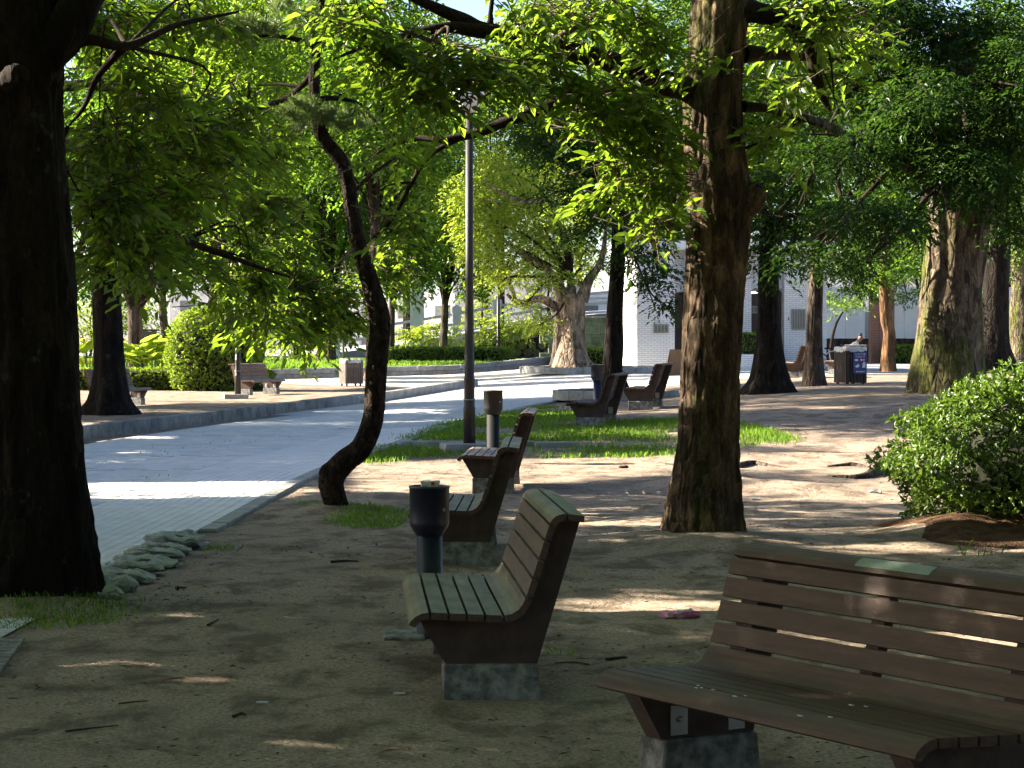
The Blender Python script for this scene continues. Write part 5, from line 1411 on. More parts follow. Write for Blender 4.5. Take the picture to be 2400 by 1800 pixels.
blades('right_grass', gpoly([(1595, 912), (1640, 925), (1720, 948), (1700, 962), (1597, 968)]), 2200, .08, 'grass tuft patch right of the big flaky trunk', patchy(1.5, .5), gz, .010)
blades('mound_grass', gpoly([(715, 1132), (740, 1110), (800, 1102), (870, 1108), (885, 1132), (830, 1144), (750, 1142)]), 1500, .05, 'dark low grass clump at the foot of the crooked pine', None, gz, .007)
blades('foot_grass', gp([(0, 1420), (120, 1400), (215, 1395), (262, 1410), (300, 1440), (240, 1468), (100, 1478), (0, 1480)]), 1500, .045, 'dark low grass around the foot of the massive trunk at the left', None, gz, .006)
def tufty(pxy, n, h, label):
    x, y, _ = G(*pxy)
    blades('grass_tuft', [(x - .12, y - .15), (x + .12, y - .15), (x + .12, y + .15), (x - .12, y + .15)], n, h, label, None, gz, .008)
tufty((1300, 1530), 20, .05, 'few green blades behind the plinth of the mossy bench')
tufty((2290, 1310), 7, .14, 'single tall grass shoot on the red earth mound')
tufty((520, 1290), 60, .05, 'small weeds at the end of the sandbags')
tufty((720, 1180), 60, .04, 'small weeds by the edging near the crooked pine')
blades('joint_weeds', [tuple(p) for p in np.vstack([on_road(np.arange(22, 38, 1.), np.full(16, 1.5))[0], on_road(np.arange(37, 21, -1.), np.full(16, 4.0))[0]])], 500, .035, 'tiny weeds growing in the joints of the paving slabs',
       lambda q: (np.sin(q[:, 0] * 3.1 + q[:, 1]) * np.sin(q[:, 1] * 1.7) > .55).astype(float), lambda x, y: g(x, y) + .02, .01)

for k, (px, d, w, h, lab) in enumerate([(640, 128, 5.0, 2.2, 'sunlit shrub before the railing, left of the pair of trunks'), (900, 130, 4.0, 2.0, 'sunlit shrub before the railing, right of the crooked pine'), (1050, 131, 5.0, 2.6, 'sunlit shrub before the railing, right of the tall lamp post'),
                                     (470, 122, 7.0, 3.0, 'broad shrub far behind the round clipped shrub'), (200, 118, 8.0, 3.4, 'broad shrub far behind the taro leaves'), (1180, 133, 4.0, 3.0, 'sunlit shrub behind the layered garden pine')]):
    x = (px - 1106) * FV * d / FPX
    t = empty('background_shrub', (x, d, .3), 0, lab, 'shrub', 'shrubs at the back of the lawn')
    crown(t, [((0, 0, h * .45), (w / 2, 1.2, h * .5)), ((w * .2, 0, h * .7), (w * .3, 1.0, h * .35))], .22, M['leaf_lime'], 1.8, 8, False, False, cull=False, name='foliage')
    A = Acc()
    for q in range(5): A.tube([(random.gauss(0, .2), 0, 0), (random.uniform(-w, w) * .15, 0, h * .4), (random.uniform(-w, w) * .35, 0, h * .8)], [.05, .035, .012], 5, 3)
    A.build('stems', M['branch'], t, kind='stuff')

# unseen wood added behind and beside the viewpoint to block low sky light
wd = empty('screen_wood', (0, -22, 0), 0, 'unseen dense wood added behind the viewpoint to block low sky light', 'screen_wood'); wd['kind'] = 'stuff'
crown(wd, [((-26 + 9 * k, -4 + 3 * math.sin(k * 2.1), 5.5), (6, 3, 5.5)) for k in range(7)] + [((26, 14 + 9 * k, 5.0), (4, 5.5, 5.0)) for k in range(5)], .42, M['leaf_dark'], 3.0, 9, False, False, cull=False, name='foliage')
A = Acc()
for k in range(12): A.tube([(-28 + 5 * k, -4 + random.gauss(0, 1), -.1), (-28 + 5 * k + random.gauss(0, .2), -4, 4)], [.25, .16], 8, 1)
A.build('trunks', M['bark_big'], wd, kind='stuff')

# ------------------------------------------------------------------ far side of the plaza
M['wallstone'] = simple('grey_granite', (0.33, 0.33, 0.33), (0.22, 0.22, 0.225), 2.5, 0.85, 0.5, 0.01, obj=False)
# low retaining wall of two courses
WALL = [(-16.5, 80), (-12, 84), (-9.2, 87.5), (-4.6, 95.5), (-1.6, 101), (2.0, 109), (6, 114)]
wp, wsx = arc(WALL, 0.05); wt = np.gradient(wp, axis=0)
lw = empty('low_wall', (0, 0, 0), 0, 'low grey stone wall of two block courses holding the far lawn', 'wall')
top_me = box_mesh('block', 0.69, .34, .20, .012); top_me.materials.append(M['wallstone'])
bot_me = box_mesh('block_low', 0.44, .28, .17, .010); bot_me.materials.append(M['wallstone'])
for me_, stp, z0, nm in ((top_me, .70, .155, 'block'), (bot_me, .45, -.02, 'block')):
    for s in np.arange(.4, wsx[-1] - .4, stp):
        i = int(s / .05); x, y = wp[i]
        link(nm, me_, lw, None, (x, y, float(g(x, y)) + z0 + random.uniform(-.004, .004)), (0, 0, math.atan2(wt[i, 1], wt[i, 0]) + random.gauss(0, .006)))
M['lawn'] = simple('lawn_turf', (0.10, 0.17, 0.030), (0.045, 0.095, 0.014), 3, 1.0, 0.8, .05, spec=.05, obj=False)
LP = [tuple(wp[i] + np.array([-.05, .12])) for i in range(0, len(wp), 30)]
bm = bmesh.new(); bm.faces.new([bm.verts.new((x, y, .33)) for x, y in LP + [(10, 135), (-40, 135), (-40, 80)]])
tag(link('lawn', bm_mesh('lawn', bm), None, M['lawn']), 'raised sunlit lawn behind the low stone wall', 'lawn', kind='structure')
blades('far_grass', LP + [(6, 118), (-20, 110), (-20, 84)], 14000, .16, 'longer grass on the raised lawn behind the low wall', None, lambda x, y: np.full(len(x), .33), .03)
# boulder
bm = bmesh.new(); bmesh.ops.create_icosphere(bm, subdivisions=2, radius=1)
for v in bm.verts:
    c = v.co; n_ = 1 + .06 * math.sin(7 * c.x + 3 * c.y) 
    v.co = Vector((c.x * .62 * n_, c.y * .45, max(c.z, -.2) * .62 * (1 - .42 * abs(c.x + .15))))
x, y, z = G(957, 857)
tag(link('boulder', bm_mesh('boulder', bm), None, simple('boulder_stone', (0.30, 0.28, 0.25), (0.17, 0.16, 0.145), 4, .9, .6, .02), (x, y, .40)), 'pointed grey boulder standing on the raised lawn', 'boulder')
# stone rings round the trees in the plaza
def ring(cx, cy, r, h, label, n=22, w=.24):
    t = empty('stone_ring', (cx, cy, float(g(cx, cy))), 0, label, 'tree ring', 'stone rings round the plaza trees')
    bm = bmesh.new(); da = 2 * math.pi / n * .97
    co = [(r - w, 0), (r, 0), (r, h), (r - w, h)]
    for a in (-da / 2, 0, da / 2):
        pass
    rows = [[bm.verts.new((q * math.cos(a), q * math.sin(a), z)) for q, z in co] for a in (-da / 2, 0, da / 2)]
    for i in range(2):
        for k in range(4): bm.faces.new((rows[i][k], rows[i][(k + 1) % 4], rows[i + 1][(k + 1) % 4], rows[i + 1][k]))
    bm.faces.new(rows[0]); bm.faces.new(rows[2][::-1])
    me_ = bm_mesh('ring_stone', bm, .01); me_.materials.append(M['kerb'])
    for k in range(n): link('ring_stone', me_, t, None, (0, 0, random.uniform(-.01, .01)), (0, 0, 2 * math.pi * k / n))
    bm = bmesh.new(); bmesh.ops.create_circle(bm, cap_ends=True, radius=r - w * .6, segments=40)
    for v in bm.verts: v.co.z = h * .75
    link('soil_fill', bm_mesh('soil_fill', bm), t, M['soil'])
x, y, _ = G(1330 * FV, 842 * FV)
ring((1330 * FV - 1200) * 51 / FPX, 51.0, 1.35, .20, 'stone ring round the slim dark trunk')
cx, cy, _ = G(1240 * FV, 806 * FV)
ring(cx + .7, cy - .3, 2.6, .22, 'wide stone ring round the pale camphor', 34)

# ------------------------------------------------------------------ tiled building
def tile_mat():
    m, nt, b = new_mat('white_brick_tile')
    tc = nt.nodes.new('ShaderNodeTexCoord')
    br = nd(nt, 'ShaderNodeTexBrick', Scale=1.0); br.offset = .5
    br.inputs['Brick Width'].default_value = .225; br.inputs['Row Height'].default_value = .075; br.inputs['Mortar Size'].default_value = .009
    br.inputs['Color1'].default_value = (.80, .80, .80, 1); br.inputs['Color2'].default_value = (.72, .72, .72, 1); br.inputs['Mortar'].default_value = (.46, .45, .45, 1)
    uv = nt.nodes.new('ShaderNodeUVMap'); nt.links.new(uv.outputs[0], br.inputs['Vector'])
    nt.links.new(br.outputs[0], b.inputs['Base Color']); b.inputs['Roughness'].default_value = .45
    bump(nt, b, br.outputs[1], -.4, .006)
    return m
M['tile'] = tile_mat()
M['door'] = simple('brown_door', (0.075, 0.040, 0.030), (0.055, 0.030, 0.022), 5, .5)
M['glass'] = simple('frosted_glass', (0.20, 0.22, 0.20), (0.14, 0.155, 0.14), 8, .25, spec=.6)
M['frame'] = simple('window_frame', (0.30, 0.29, 0.25), (0.24, 0.23, 0.20), 8, .5)
M['whitewall'] = simple('white_render', (0.80, 0.80, 0.80), (0.72, 0.72, 0.72), 2, .8)
def wall_box(name, x0, x1, y0, y1, z0, z1, parent, mat='tile', bevel=0):
    me_ = box_mesh(name, x1 - x0, y1 - y0, z1 - z0, bevel)
    uvl = me_.uv_layers.new(name='UVMap')
    for p in me_.polygons:
        n_ = p.normal
        for li_ in p.loop_indices:
            c = me_.vertices[me_.loops[li_].vertex_index].co
            uvl.data[li_].uv = ((c.y if abs(n_.x) > .7 else c.x) , c.z) if abs(n_.z) < .7 else (c.x, c.y)
    return link(name, me_, parent, M[mat], ((x0 + x1) / 2, (y0 + y1) / 2, z0))
BD = 87.0
BX = lambda px: (px - 1200) * BD / FPX
BZ = lambda py: CAM_Z - (py - HOR) * BD / FPX
bld = empty('tiled_building', (BX(1680), BD, .3), 0, 'white brick-tiled park building with brown doors behind the trees', 'building')
ox, oy, oz = BX(1680), BD, .3
def wb(name, pa, pb, ya, yb, z0, z1, mat='tile', parent=None):
    o = wall_box(name, BX(pa) - ox, BX(pb) - ox, ya, yb, z0, z1, parent or bld, mat); return o
H_ = 4.4
def wall_foot(name, foot, z0, z1, parent, mat):
    bm = bmesh.new(); uvl = bm.loops.layers.uv.new('UVMap'); s = 0
    lo = [bm.verts.new((x, y, z0)) for x, y in foot]; hi = [bm.verts.new((x, y, z1)) for x, y in foot]
    for i in range(len(foot)):
        j = (i + 1) % len(foot); ln = math.dist(foot[i], foot[j])
        f = bm.faces.new((lo[i], lo[j], hi[j], hi[i]))
        for l_, uv_ in zip(f.loops, ((s, 0), (s + ln, 0), (s + ln, z1 - z0), (s, z1 - z0))): l_[uvl].uv = uv_
        s += ln
    bm.faces.new(hi); bm.normal_update()
    me_ = bpy.data.meshes.new(name); bm.to_mesh(me_); bm.free()
    return link(name, me_, parent, M[mat])
wall_foot('wall', [(BX(1452) - ox, 1.8), (BX(1492) - ox, -.3), (BX(1580) - ox, -.3), (BX(1580) - ox, 6), (BX(1452) - ox, 6)], -.1, H_, bld, 'tile')
wb('wall', 1606, 1764, .5, 6, -.1, H_)
wb('wall', 1838, 1937, .0, 6, -.1, H_)
wb('lintel_wall', 1580.2, 1605.8, .6, 6, 2.9, H_ - .02)
wb('lintel_wall', 1764.2, 1837.8, .7, 6, 3.0, H_ - .02)
wb('roof', 1440, 1950, -.7, 6.4, H_ + .003, H_ + .32, 'whitewall')
for a_, b_ in ((1581, 1605), (1765, 1790), (1815, 1837)):
    d_ = wb('door', a_, b_, .9, .96, 0, 2.85, 'door')
wb('inner_wall', 1790.2, 1814.8, 1.6, 1.7, 0, 2.95, 'door')
arch = lathe_mesh('transom', [(.02, 0), (.55, 0), (.55, .05), (.02, .05)], 28)
def window(pa, pb, ya, yb, yf, nb):
    w = wb('window', pa, pb, yf - .03, yf + .05, BZ(yb) - oz, BZ(ya) - oz, 'glass')
    x0, x1 = BX(pa) - BX((pa + pb) / 2), BX(pb) - BX((pa + pb) / 2); h = BZ(ya) - BZ(yb)
    for k in range(nb + 1):
        xx = x0 + (x1 - x0) * k / nb
        link('window_bar', box_mesh('window_bar', .045, .05, h, 0), w, M['frame'], (xx, -.055, 0))
    for zz in (0, h - .04): link('window_rail', box_mesh('window_rail', x1 - x0, .04, .05, 0), w, M['frame'], (0, -.06, zz))
window(1532, 1564, 760, 781, -.303, 4)
window(1856, 1886, 725, 773, -.003, 5)
window(1763, 1781, 717, 734, .85, 2)
sgn = wb('pictogram_sign', 1843, 1852, -.03, -.003, BZ(752) - oz, BZ(740) - oz, 'white')
flat('woman_figure', [(-.035, .02), (.035, .02), (.012, .10), (.018, .125), (0, .15), (-.018, .125), (-.012, .10)], M['red'], sgn, -.016)
pl = empty('tiled_planter', (BX(1752), BD - .9, .3), 0, 'low white tiled planter holding the small square hedge', 'planter')
wall_box('planter_wall', -1.1, 1.1, -.5, .5, -.05, .62, pl)
# step in front of the doors
tag(link('door_step', box_mesh('door_step', 1.2, 1.2, .12, .01), None, M['kerb'], (BX(1590), BD - .7, .28)), 'grey step in front of the left door of the tiled building', 'step')

# ------------------------------------------------------------------ right background: hoarding, brick pillars, person, bicycle
def brick_mat():
    m, nt, b = new_mat('red_brick')
    br = nd(nt, 'ShaderNodeTexBrick', Scale=1.0)
    br.inputs['Brick Width'].default_value = .22; br.inputs['Row Height'].default_value = .075; br.inputs['Mortar Size'].default_value = .008
    br.inputs['Color1'].default_value = (.20, .075, .045, 1); br.inputs['Color2'].default_value = (.16, .06, .04, 1); br.inputs['Mortar'].default_value = (.20, .16, .13, 1)
    uv = nt.nodes.new('ShaderNodeUVMap'); nt.links.new(uv.outputs[0], br.inputs['Vector'])
    nt.links.new(br.outputs[0], b.inputs['Base Color']); b.inputs['Roughness'].default_value = .8
    return m
M['brick'] = brick_mat()
HD = 112.0
HX = lambda px: (px - 1200) * HD / FPX
ho = empty('hoarding', (HX(2100), HD, .3), 0, 'white panelled hoarding on a dark base beyond the pavement', 'hoarding')
px0 = 1935
k = 0
for a_ in np.arange(1935, 2420, 46):
    if 2012 < a_ + 23 < 2070: continue
    link('panel', box_mesh('panel', 46 * HD / FPX - .02, .08, 2.4, .005), ho, M['whitewall'], (HX(a_ + 23) - HX(2100), 0, 1.15))
link('base_wall', box_mesh('base_wall', 9.9, .25, 1.14, .01), ho, M['bark_far'], (HX(2175) - HX(2100) , .1, 0))
bp = empty('brick_gateway', (HX(2042), HD - 3, .3), 0, 'red brick gate pillars with pale joints between them, right of the seated person', 'gateway')
for j, (a_, b_) in enumerate(((-26, -8), (-7, 9), (10, 27))):
    wall_box('pillar', a_ * HD / FPX, b_ * HD / FPX, -.4, .4, -.1, 4.0, bp, 'brick')
for a_ in (-7.5, 9.5): link('joint_strip', box_mesh('joint_strip', .06, .6, 3.9, 0), bp, M['kerb'], (a_ * HD / FPX, 0, 0))
link('coping', box_mesh('coping', 1.2, 1.0, .15, .01), bp, M['kerb'], (0, 0, 4.003))
low = hedge(HX(2120), HD - 4, .3, 3.2, 1.0, .8, 'low sunlit shrubs at the foot of the hoarding', 1600, .12)
# seated person
M['skin'] = simple('skin', (0.36, 0.20, 0.13), (0.33, 0.18, 0.12), 4, .6)
M['shirt'] = simple('white_shirt', (0.62, 0.60, 0.60), (0.52, 0.50, 0.50), 6, .9)
M['trousers'] = simple('dark_trousers', (0.018, 0.018, 0.024), (0.012, 0.012, 0.016), 6, .9)
M['hair'] = simple('grey_hair', (0.10, 0.09, 0.08), (0.06, 0.05, 0.045), 20, .8)
PD = 84.0
pxx = (1988 - 1200) * PD / FPX
pz = float(g(pxx, PD))
st = empty('stone_block', (pxx, PD, pz), 0, 'low stone block under the seated person', 'stone block')
link('seat_block', box_mesh('seat_block', .7, .5, .5, .02), st, M['wallstone'])
per = empty('person', (pxx, PD, pz + .5), 0, 'person in a white shirt and dark trousers sitting hunched forward, elbows on knees', 'person')
def skin_mesh(name, verts, edges_, radii, mat, parent, root=0):
    me_ = bpy.data.meshes.new(name); me_.from_pydata(verts, edges_, [])
    o = bpy.data.objects.new(name, me_); COL.objects.link(o); o.parent = parent
    o.modifiers.new('Skin', 'SKIN'); sub = o.modifiers.new('Sub', 'SUBSURF'); sub.levels = 2; sub.render_levels = 2
    for i, r_ in enumerate(radii): me_.skin_vertices[0].data[i].radius = (r_, r_)
    me_.skin_vertices[0].data[root].use_root = True
    me_.materials.append(mat)
    return o
# body: pelvis, spine leaning forward to +X, head, arms to knees, legs
Vb = [(0, 0, .10), (.10, 0, .28), (.22, 0, .46), (.30, 0, .56), (.36, 0, .62), (.44, 0, .70), (.46, 0, .80),
      (.26, .17, .50), (.34, .20, .30), (.50, .12, .22), (.26, -.17, .50), (.34, -.20, .30), (.50, -.12, .22)]
Eb = [(0, 1), (1, 2), (2, 3), (3, 4), (4, 5), (5, 6), (2, 7), (7, 8), (8, 9), (2, 10), (10, 11), (11, 12)]
skin_mesh('body', Vb, Eb, [.15, .145, .15, .08, .055, .095, .09, .06, .045, .035, .06, .045, .035], M['skin'], per)
skin_mesh('shirt', [(0, 0, .10), (.10, 0, .28), (.22, 0, .46), (.27, 0, .53), (.26, .17, .50), (.31, .20, .36), (.26, -.17, .50), (.31, -.20, .36)], [(0, 1), (1, 2), (2, 3), (2, 4), (4, 5), (2, 6), (6, 7)], [.165, .165, .175, .10, .085, .07, .085, .07], M['shirt'], per)
skin_mesh('trousers', [(0, 0, .08), (.10, .11, .06), (.46, .15, .08), (.42, .15, -.40), (.10, -.11, .06), (.46, -.15, .08), (.42, -.15, -.40), (.52, .15, -.46), (.52, -.15, -.46)], [(0, 1), (1, 2), (2, 3), (3, 7), (0, 4), (4, 5), (5, 6), (6, 8)], [.16, .11, .08, .055, .11, .08, .055, .04, .04], M['trousers'], per)
skin_mesh('hair', [(.40, 0, .75), (.43, 0, .84), (.48, 0, .87)], [(0, 1), (1, 2)], [.085, .09, .07], M['hair'], per)
# bicycle beside the seat
M['tyre'] = simple('tyre_rubber', (0.02, 0.02, 0.02), (0.012, 0.012, 0.012), 20, .8)
bk = empty('bicycle', ((1955 - 1200) * 86 / FPX, 86, float(g(11.6, 86))), .15, 'parked bicycle with pale frame left of the seated person', 'bicycle')
def torus(name, R_, r_, mat, loc):
    A = Acc(); a = np.linspace(0, 2 * math.pi, 29)
    A.tube([(R_ * math.cos(v), 0, R_ * math.sin(v)) for v in a], [r_] * 29, 6, 1)
    o = A.build(name, mat, bk); o.location = loc; return o
for xx in (-.52, .52):
    w_ = torus('wheel', .32, .02, M['tyre'], (xx, 0, .34))
    A = Acc()
    for q in range(10):
        v = q * math.pi / 10; A.tube([(-.31 * math.cos(v), 0, -.31 * math.sin(v)), (.31 * math.cos(v), 0, .31 * math.sin(v))], [.003, .003], 3, 1)
    sp = A.build('spokes', M['steel'], w_)
A = Acc()
for p0, p1, r_ in [((-.52, 0, .34), (-.1, 0, .30), .014), ((-.1, 0, .30), (.36, 0, .75), .018), ((-.1, 0, .30), (-.22, 0, .80), .016), ((-.52, 0, .34), (-.20, 0, .72), .012), ((.52, 0, .34), (.34, 0, .92), .016), ((-.2, 0, .72), (.36, 0, .78), .014)]:
    A.tube([p0, p1], [r_, r_], 6, 1)
A.build('frame', M['whitewall'], bk)
A = Acc(); A.tube([(.30, -.27, .98), (.34, 0, .93), (.30, .27, .98)], [.012] * 3, 6, 3); A.build('handlebar', M['steel'], bk)
link('saddle', box_mesh('saddle', .24, .14, .06, .02), bk, M['tyre'], (-.24, 0, .80))
link('basket', box_mesh('basket', .3, .34, .24, .01), bk, M['whitewall'], (.58, 0, .74))
# brown A-board half hidden behind the big trunk
x, y, z = G(1600, 880)
ab = empty('board_stand', (x - .15, y, z), .3, 'brown wooden board stand mostly hidden behind the big flaky trunk', 'board')
M['boardwood'] = simple('board_wood', (0.22, 0.115, 0.055), (0.16, 0.08, 0.04), 6, .7, stretch=(1, 1, .3))
for s in (-1, 1):
    link('board', prism_mesh('board', [(-.36, 0), (.36, 0), (.26, .82), (-.26, .82)], -.012, .012, .004), ab, M['boardwood'], (0, s * .16, 0), (s * .18, 0, 0))
# brown notice board above the taro
x = (348 - 1200) * 88 / FPX
nb_ = empty('notice_board', (x, 88, 0), 0, 'small brown notice board on two posts beyond the taro leaves', 'notice board')
for s in (-.25, .25): link('post', box_mesh('post', .07, .07, 1.7, .005), nb_, M['slatdark'], (s, 0, 0))
link('board', box_mesh('board', .62, .06, .6, .008), nb_, M['slatgrey'], (0, -.07, 1.15)); link('roof', box_mesh('roof', .8, .3, .07, .01), nb_, M['slatdark'], (0, -.05, 1.76))
# dark pole by the lawn
x, y, z = G(1168, 850)
dp = empty('pole', (x, y, .3), 0, 'slim dark pole on the lawn edge right of the tall lamp post', 'pole')
link('shaft', lathe_mesh('shaft', [(.11, 0), (.10, .8), (.085, .85), (.075, 4.2)], 14), dp, M['post_dark']); link('collar', lathe_mesh('collar', [(.13, 0), (.13, .06), (.11, .07)], 14), dp, M['post_dark'])
x, y, z = G(805, 862)
dp = empty('pole', (x, y, .3), 0, 'thin grey pole behind the slatted litter bin', 'pole')
link('shaft', lathe_mesh('shaft', [(.06, 0), (.05, 5.5)], 10), dp, M['steel']); link('collar', lathe_mesh('collar', [(.09, 0), (.09, .1), (.06, .11)], 10), dp, M['steel'])

# ------------------------------------------------------------------ bridge approach and town behind
M['bridgewhite'] = simple('white_stone', (0.66, 0.65, 0.63), (0.56, 0.55, 0.53), 1.5, .8, obj=False)
M['rubble'] = simple('rubble_stone', (0.20, 0.185, 0.16), (0.10, 0.095, 0.085), 5, .9, .6, .02, obj=False)
def ramp_z(x): return 0.35 + 2.6 * ss(-14, 8, x) 
rd = [(x, float(ramp_z(x))) for x in np.linspace(-34, 22, 24)]
bm = bmesh.new()
f_ = [bm.verts.new((x, 140, z)) for x, z in rd]; b__ = [bm.verts.new((x, 152, z + .3)) for x, z in rd]; lo_ = [bm.verts.new((x, 140, 0)) for x, z in rd]
for i in range(23):
    bm.faces.new((f_[i], f_[i + 1], b__[i + 1], b__[i])); bm.faces.new((lo_[i], lo_[i + 1], f_[i + 1], f_[i]))
tag(link('road', bm_mesh('road', bm), None, M['paleasphalt']), 'pale road climbing to the bridge in the far background', 'road', kind='structure')
rail = empty('bridge_railing', (0, 139, 0), 0, 'white bridge railing of square posts and rails along the climbing road', 'railing')
pm = prism_mesh('post', [(-.32, 0), (.32, 0), (.30, .25), (.24, .4), (.24, 1.5), (.3, 1.6), (.26, 1.85), (0, 2.0), (-.26, 1.85), (-.3, 1.6), (-.24, 1.5), (-.24, .4), (-.30, .25)], -.28, .28, .01); pm.materials.append(M['bridgewhite'])
for x in np.arange(-22, 16, 2.35): link('post', pm, rail, None, (x, 0, float(ramp_z(x)) - .25))
for x in np.arange(-22, 14, 2.35):
    for h_ in (.55, 1.15):
        z0, z1 = float(ramp_z(x)), float(ramp_z(x + 2.35))
        o = link('rail', box_mesh('rail', 1.85, .16, .16, .01), rail, M['bridgewhite'], (x + 1.175, 0, (z0 + z1) / 2 + h_), (0, -math.atan2(z1 - z0, 2.35), 0))
pl_ = empty('bridge_pillar', ((978 - 1200) * 136 / FPX, 136, .3), 0, 'tall square white pillar at the foot of the bridge', 'pillar')
link('shaft', box_mesh('shaft', .75, .75, 4.2, .02), pl_, M['bridgewhite']); link('cap', box_mesh('cap', 1.0, 1.0, .3, .02), pl_, M['bridgewhite'], (0, 0, 4.203)); link('base', box_mesh('base', 1.0, 1.0, .35, .02), pl_, M['bridgewhite'])
# rubble wall under the ramp
rw = empty('rubble_wall', (0, 132, 0), 0, 'sloping wall of irregular grey stones below the bridge road', 'wall')
bm = bmesh.new(); xs_ = np.linspace(-5, 8, 8)
a1 = [bm.verts.new((x, 0, 0)) for x in xs_]; a2 = [bm.verts.new((x, 0, .5 + 2.0 * (x + 5) / 13)) for x in xs_]; a3 = [bm.verts.new((x, .5, .5 + 2.0 * (x + 5) / 13)) for x in xs_]
for i in range(7): bm.faces.new((a1[i], a1[i + 1], a2[i + 1], a2[i])); bm.faces.new((a2[i], a2[i + 1], a3[i + 1], a3[i]))
link('backing', bm_mesh('backing', bm), rw, M['mulch'])
stm = []
for q in range(5):
    r_ = random.Random(q + 50); n_ = r_.randint(5, 7); poly = []
    for i in range(n_):
        a = 2 * math.pi * i / n_ + r_.uniform(-.2, .2); rad_ = r_.uniform(.85, 1.1); poly.append((rad_ * .30 * math.cos(a), rad_ * .23 * math.sin(a)))
    m_ = prism_mesh('stone', poly, -.07, .05, .025); m_.materials.append(M['rubble']); stm.append(m_)
for x in np.arange(-4.8, 8, .54):
    top = .5 + 2.0 * (x + 5) / 13
    for j, zz in enumerate(np.arange(.2, top - .1, .42)):
        link('stone', random.choice(stm), rw, None, (x + (.27 if j % 2 else 0) + random.uniform(-.04, .04), -.02, zz + random.uniform(-.03, .03)), (0, random.uniform(0, 6.28), 0))
# coursed wall right of the camphor
cw = empty('stone_wall', (4.9, 126, .2), 0, 'coursed greenish stone wall seen right of the pale camphor trunk', 'wall')
cb = box_mesh('block', .9, .4, .46, .02); cb.materials.append(M['kerb_dark'])
for j in range(5):
    for i in range(8): link('block', cb, cw, None, (-3 + i * .92 + (.46 if j % 2 else 0), 0, j * .475))
# town buildings
def town(px, py_top, w, d, label, rows, cols, mat='whitewall'):
    x = (px - 1200) * d / FPX; h = CAM_Z - (py_top - HOR) * d / FPX
    t = empty('town_building', (x, d, 0), 0, label, 'building', 'pale buildings across the river')
    link('wall', box_mesh('wall', w, 10, h, .02), t, M[mat])
    link('parapet', box_mesh('parapet', w + .4, 10.4, .5, .02), t, M[mat], (0, 0, h + .003))
    wm = box_mesh('window', 1.3, .12, 1.1, 0); wm.materials.append(M['glass'])
    for i in range(cols):
        for j in range(rows):
            link('window', wm, t, None, (-w / 2 + (i + .5) * w / cols, -5.03, h - 1.8 - j * 2.8))
town(1000, 700, 26, 215, 'wide pale building behind the bridge pillar', 2, 8)
town(1190, 655, 9, 205, 'pale building with one dark window behind the layered pine', 3, 2)
town(700, 690, 24, 235, 'pale building behind the young staked tree at the left', 2, 7)
town(1330, 700, 16, 220, 'pale building behind the slim dark trunk', 2, 4)
town(2230, 640, 40, 240, 'pale building behind the trees at the right edge', 3, 10)

# ------------------------------------------------------------------ stone strip, litter, roots
stp = empty('stone_strip', (0, 0, 0), 0, 'pale raised kerb stones crossing the grass behind the benches', 'kerb')
ka, kb = G(945, 1048), G(1445, 1046)
n_ = int((kb[0] - ka[0]) / .62)
km = box_mesh('kerb_stone', .615, .16, .20, .012); km.materials.append(M['kerb'])
for k in range(n_):
    x = ka[0] + (k + .5) * .62; y = ka[1] + (kb[1] - ka[1]) * k / n_
    link('kerb_stone', km, stp, None, (x, y, float(gz(x, y)) - .12 + random.uniform(-.004, .004)), (0, 0, random.gauss(0, .01)))
# surface roots
M['root'] = M['branch']
for pts, r_, lab in [([(1590, 1010), (1625, 1003), (1660, 1006), (1700, 1010)], [.06, .05, .035, .012], 'low root hump on the sunlit sand right of the big flaky trunk'),
                     ([(1930, 1012), (1895, 1022), (1860, 1032), (1800, 1030)], [.13, .10, .06, .02], 'dark root running from the azalea over the sunlit sand'),
                     ([(1790, 1008), (1840, 1005), (1880, 1010)], [.02, .05, .02], 'small dark root bump left of the azalea')]:
    w = []
    for x_, y_ in pts:
        q = G(x_ * FV, y_ * FV); w.append((q[0], q[1], float(gz(q[0], q[1])) + .0))
    A = Acc(); A.tube(w, r_, 10, 5)
    tag(A.build('tree_root', M['bark_far']), lab, 'root', 'roots showing on the sand')
# pink wrapper
M['pink'] = simple('pink_plastic', (0.62, 0.07, 0.22), (0.50, 0.30, 0.36), 30, .3, .5, .004, spec=.6)
x, y, z = G(1593, 1452)
wr = empty('sweet_wrapper', (x, y, float(gz(x, y))), .3, 'crumpled pink plastic wrapper lying on the soil', 'wrapper')
link('film', crumple('film', .20, .13, .035, .006, 8), wr, M['pink']); link('printed_patch', crumple('printed_patch', .06, .05, .008, .001, 9), wr, M['white'], (.03, -.01, .036))
# small litter
def scrap(px, py, sx, sy, sz, mat, name, label, cat, rz=0):
    x, y, z = G(px, py)
    o = link(name, crumple(name, sx, sy, sz, min(sx, sy) * .13, int(px)), None, M[mat], (x, y, float(gz(x, y))), (0, 0, rz)); tag(o, label, cat)
M['orange'] = simple('filter_paper', (0.45, 0.20, 0.08), (0.35, 0.15, 0.06), 30, .8)
scrap(613, 1651, .05, .018, .008, 'white', 'paper_scrap', 'white scrap of paper on the soil at the lower left', 'paper', .1)
scrap(935, 1629, .05, .012, .009, 'white', 'cigarette_end', 'white cigarette end on the soil left of the mossy bench', 'cigarette end', .05)
scrap(953, 1628, .02, .011, .009, 'orange', 'filter_tip', 'orange filter tip beside the white cigarette end', 'cigarette end', .05)
scrap(1770, 1173, .09, .05, .015, 'white', 'paper_scrap', 'torn white paper on the sand right of the big flaky trunk', 'paper', .3)
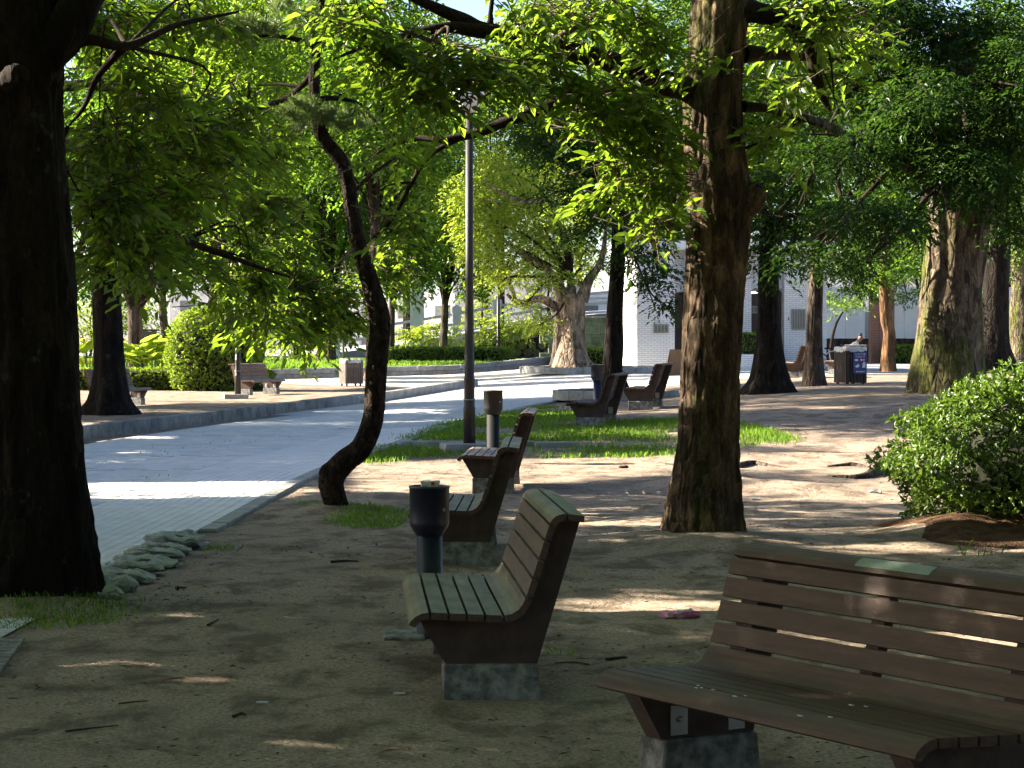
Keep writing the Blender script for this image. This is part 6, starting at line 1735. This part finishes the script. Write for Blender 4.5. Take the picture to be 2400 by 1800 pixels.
scrap(2052, 1161, .12, .05, .02, 'white', 'paper_scrap', 'pale paper scrap left of the azalea', 'paper', -.2)
scrap(484, 1279, .05, .03, .02, 'white', 'paper_scrap', 'bright paper crumb at the end of the sandbags', 'paper', .6)
scrap(1462, 1095, .09, .06, .03, 'bark_tan', 'dead_leaf', 'curled brown dead leaf on the sunlit sand behind the benches', 'leaf', .4)
# sticks
M['stick'] = simple('dead_stick', (0.075, 0.048, 0.032), (0.03, 0.02, 0.014), 30, .95)
def stick(px, py, px2, py2, r_, label):
    a, b_ = G(px, py), G(px2, py2)
    pa = (a[0], a[1], float(gz(a[0], a[1])) + r_); pb = (b_[0], b_[1], float(gz(b_[0], b_[1])) + r_)
    mid = tuple((u + v) / 2 + d_ for u, v, d_ in zip(pa, pb, (random.gauss(0, .02), random.gauss(0, .03), .004)))
    A = Acc(); A.tube([pa, mid, pb], [r_, r_ * .9, r_ * .5], 6, 5)
    tag(A.build('fallen_stick', M['stick']), label, 'stick', 'sticks lying on the soil')
for s in [(150, 1724, 275, 1707, .004, 'long curved stick on the soil at the lower left'), (275, 1655, 345, 1650, .004, 'thin curved stick left of the white paper scrap'), (545, 1689, 575, 1686, .008, 'short thick stick below the white paper scrap'),
          (775, 1321, 840, 1319, .010, 'thick dark stick left of the navy ash bin'), (1420, 1546, 1470, 1547, .008, 'dark stick behind the plinth of the mossy bench'), (485, 1475, 510, 1463, .008, 'small brown stick with yellow leaf near the left'),
          (415, 1390, 436, 1386, .009, 'short dark stick beside the sandbags'), (1560, 1087, 1620, 1095, .010, 'stick on the sunlit sand left of the big flaky trunk'), (1380, 1560, 1300, 1552, .006, 'thin stick behind the mossy bench'), (1000, 1230, 1060, 1226, .006, 'thin stick on the soil behind the mossy bench seat')]:
    stick(*s)
# crumbs, twigs and leaf bits too small to count
n = 16000
q = np.stack([RNG.uniform(-4.2, 7.5, n), 8 + 30 * RNG.random(n) ** 1.7], 1)
ex = np.interp(q[:, 1], EDGE_PTS[:, 1], EDGE_PTS[:, 0])
cl = (np.sin(q[:, 0] * 2.1 + 1) * np.sin(q[:, 1] * 1.3) + np.sin(q[:, 0] * .9 - q[:, 1] * 1.9) + RNG.normal(0, .9, n)) > 0.2
q = q[(q[:, 0] > ex + .25) & cl]
Pn = np.stack([q[:, 0], q[:, 1], gz(q[:, 0], q[:, 1]) + .004], 1)
a = RNG.uniform(0, 6.28, len(q)); D = np.stack([np.cos(a), np.sin(a), RNG.normal(0, .08, len(q))], 1)
L = RNG.choice([.02, .035, .06, .10], len(q), p=[.45, .3, .17, .08]); W = np.where(L > .05, .004, L * .45)
V, Q = leaf_arrays(Pn, D, np.tile([0, 0, 1.], (len(q), 1)) + RNG.normal(0, .3, (len(q), 3)), L, W, False, .2, .1)
M['bits'] = leaf_mat('dead_leaf_bits', (0.045, 0.028, 0.018), (0.20, 0.10, 0.05), (0.10, 0.05, 0.02), .1, .1, .9)
tag(link('leaf_litter', mesh_np('leaf_litter', V, Q), None, M['bits']), 'scattered brown twig ends and dead leaf bits on the soil', 'litter', kind='stuff')
print('leaf triangles', TRI_COUNT[0], 'objects', len(bpy.data.objects))
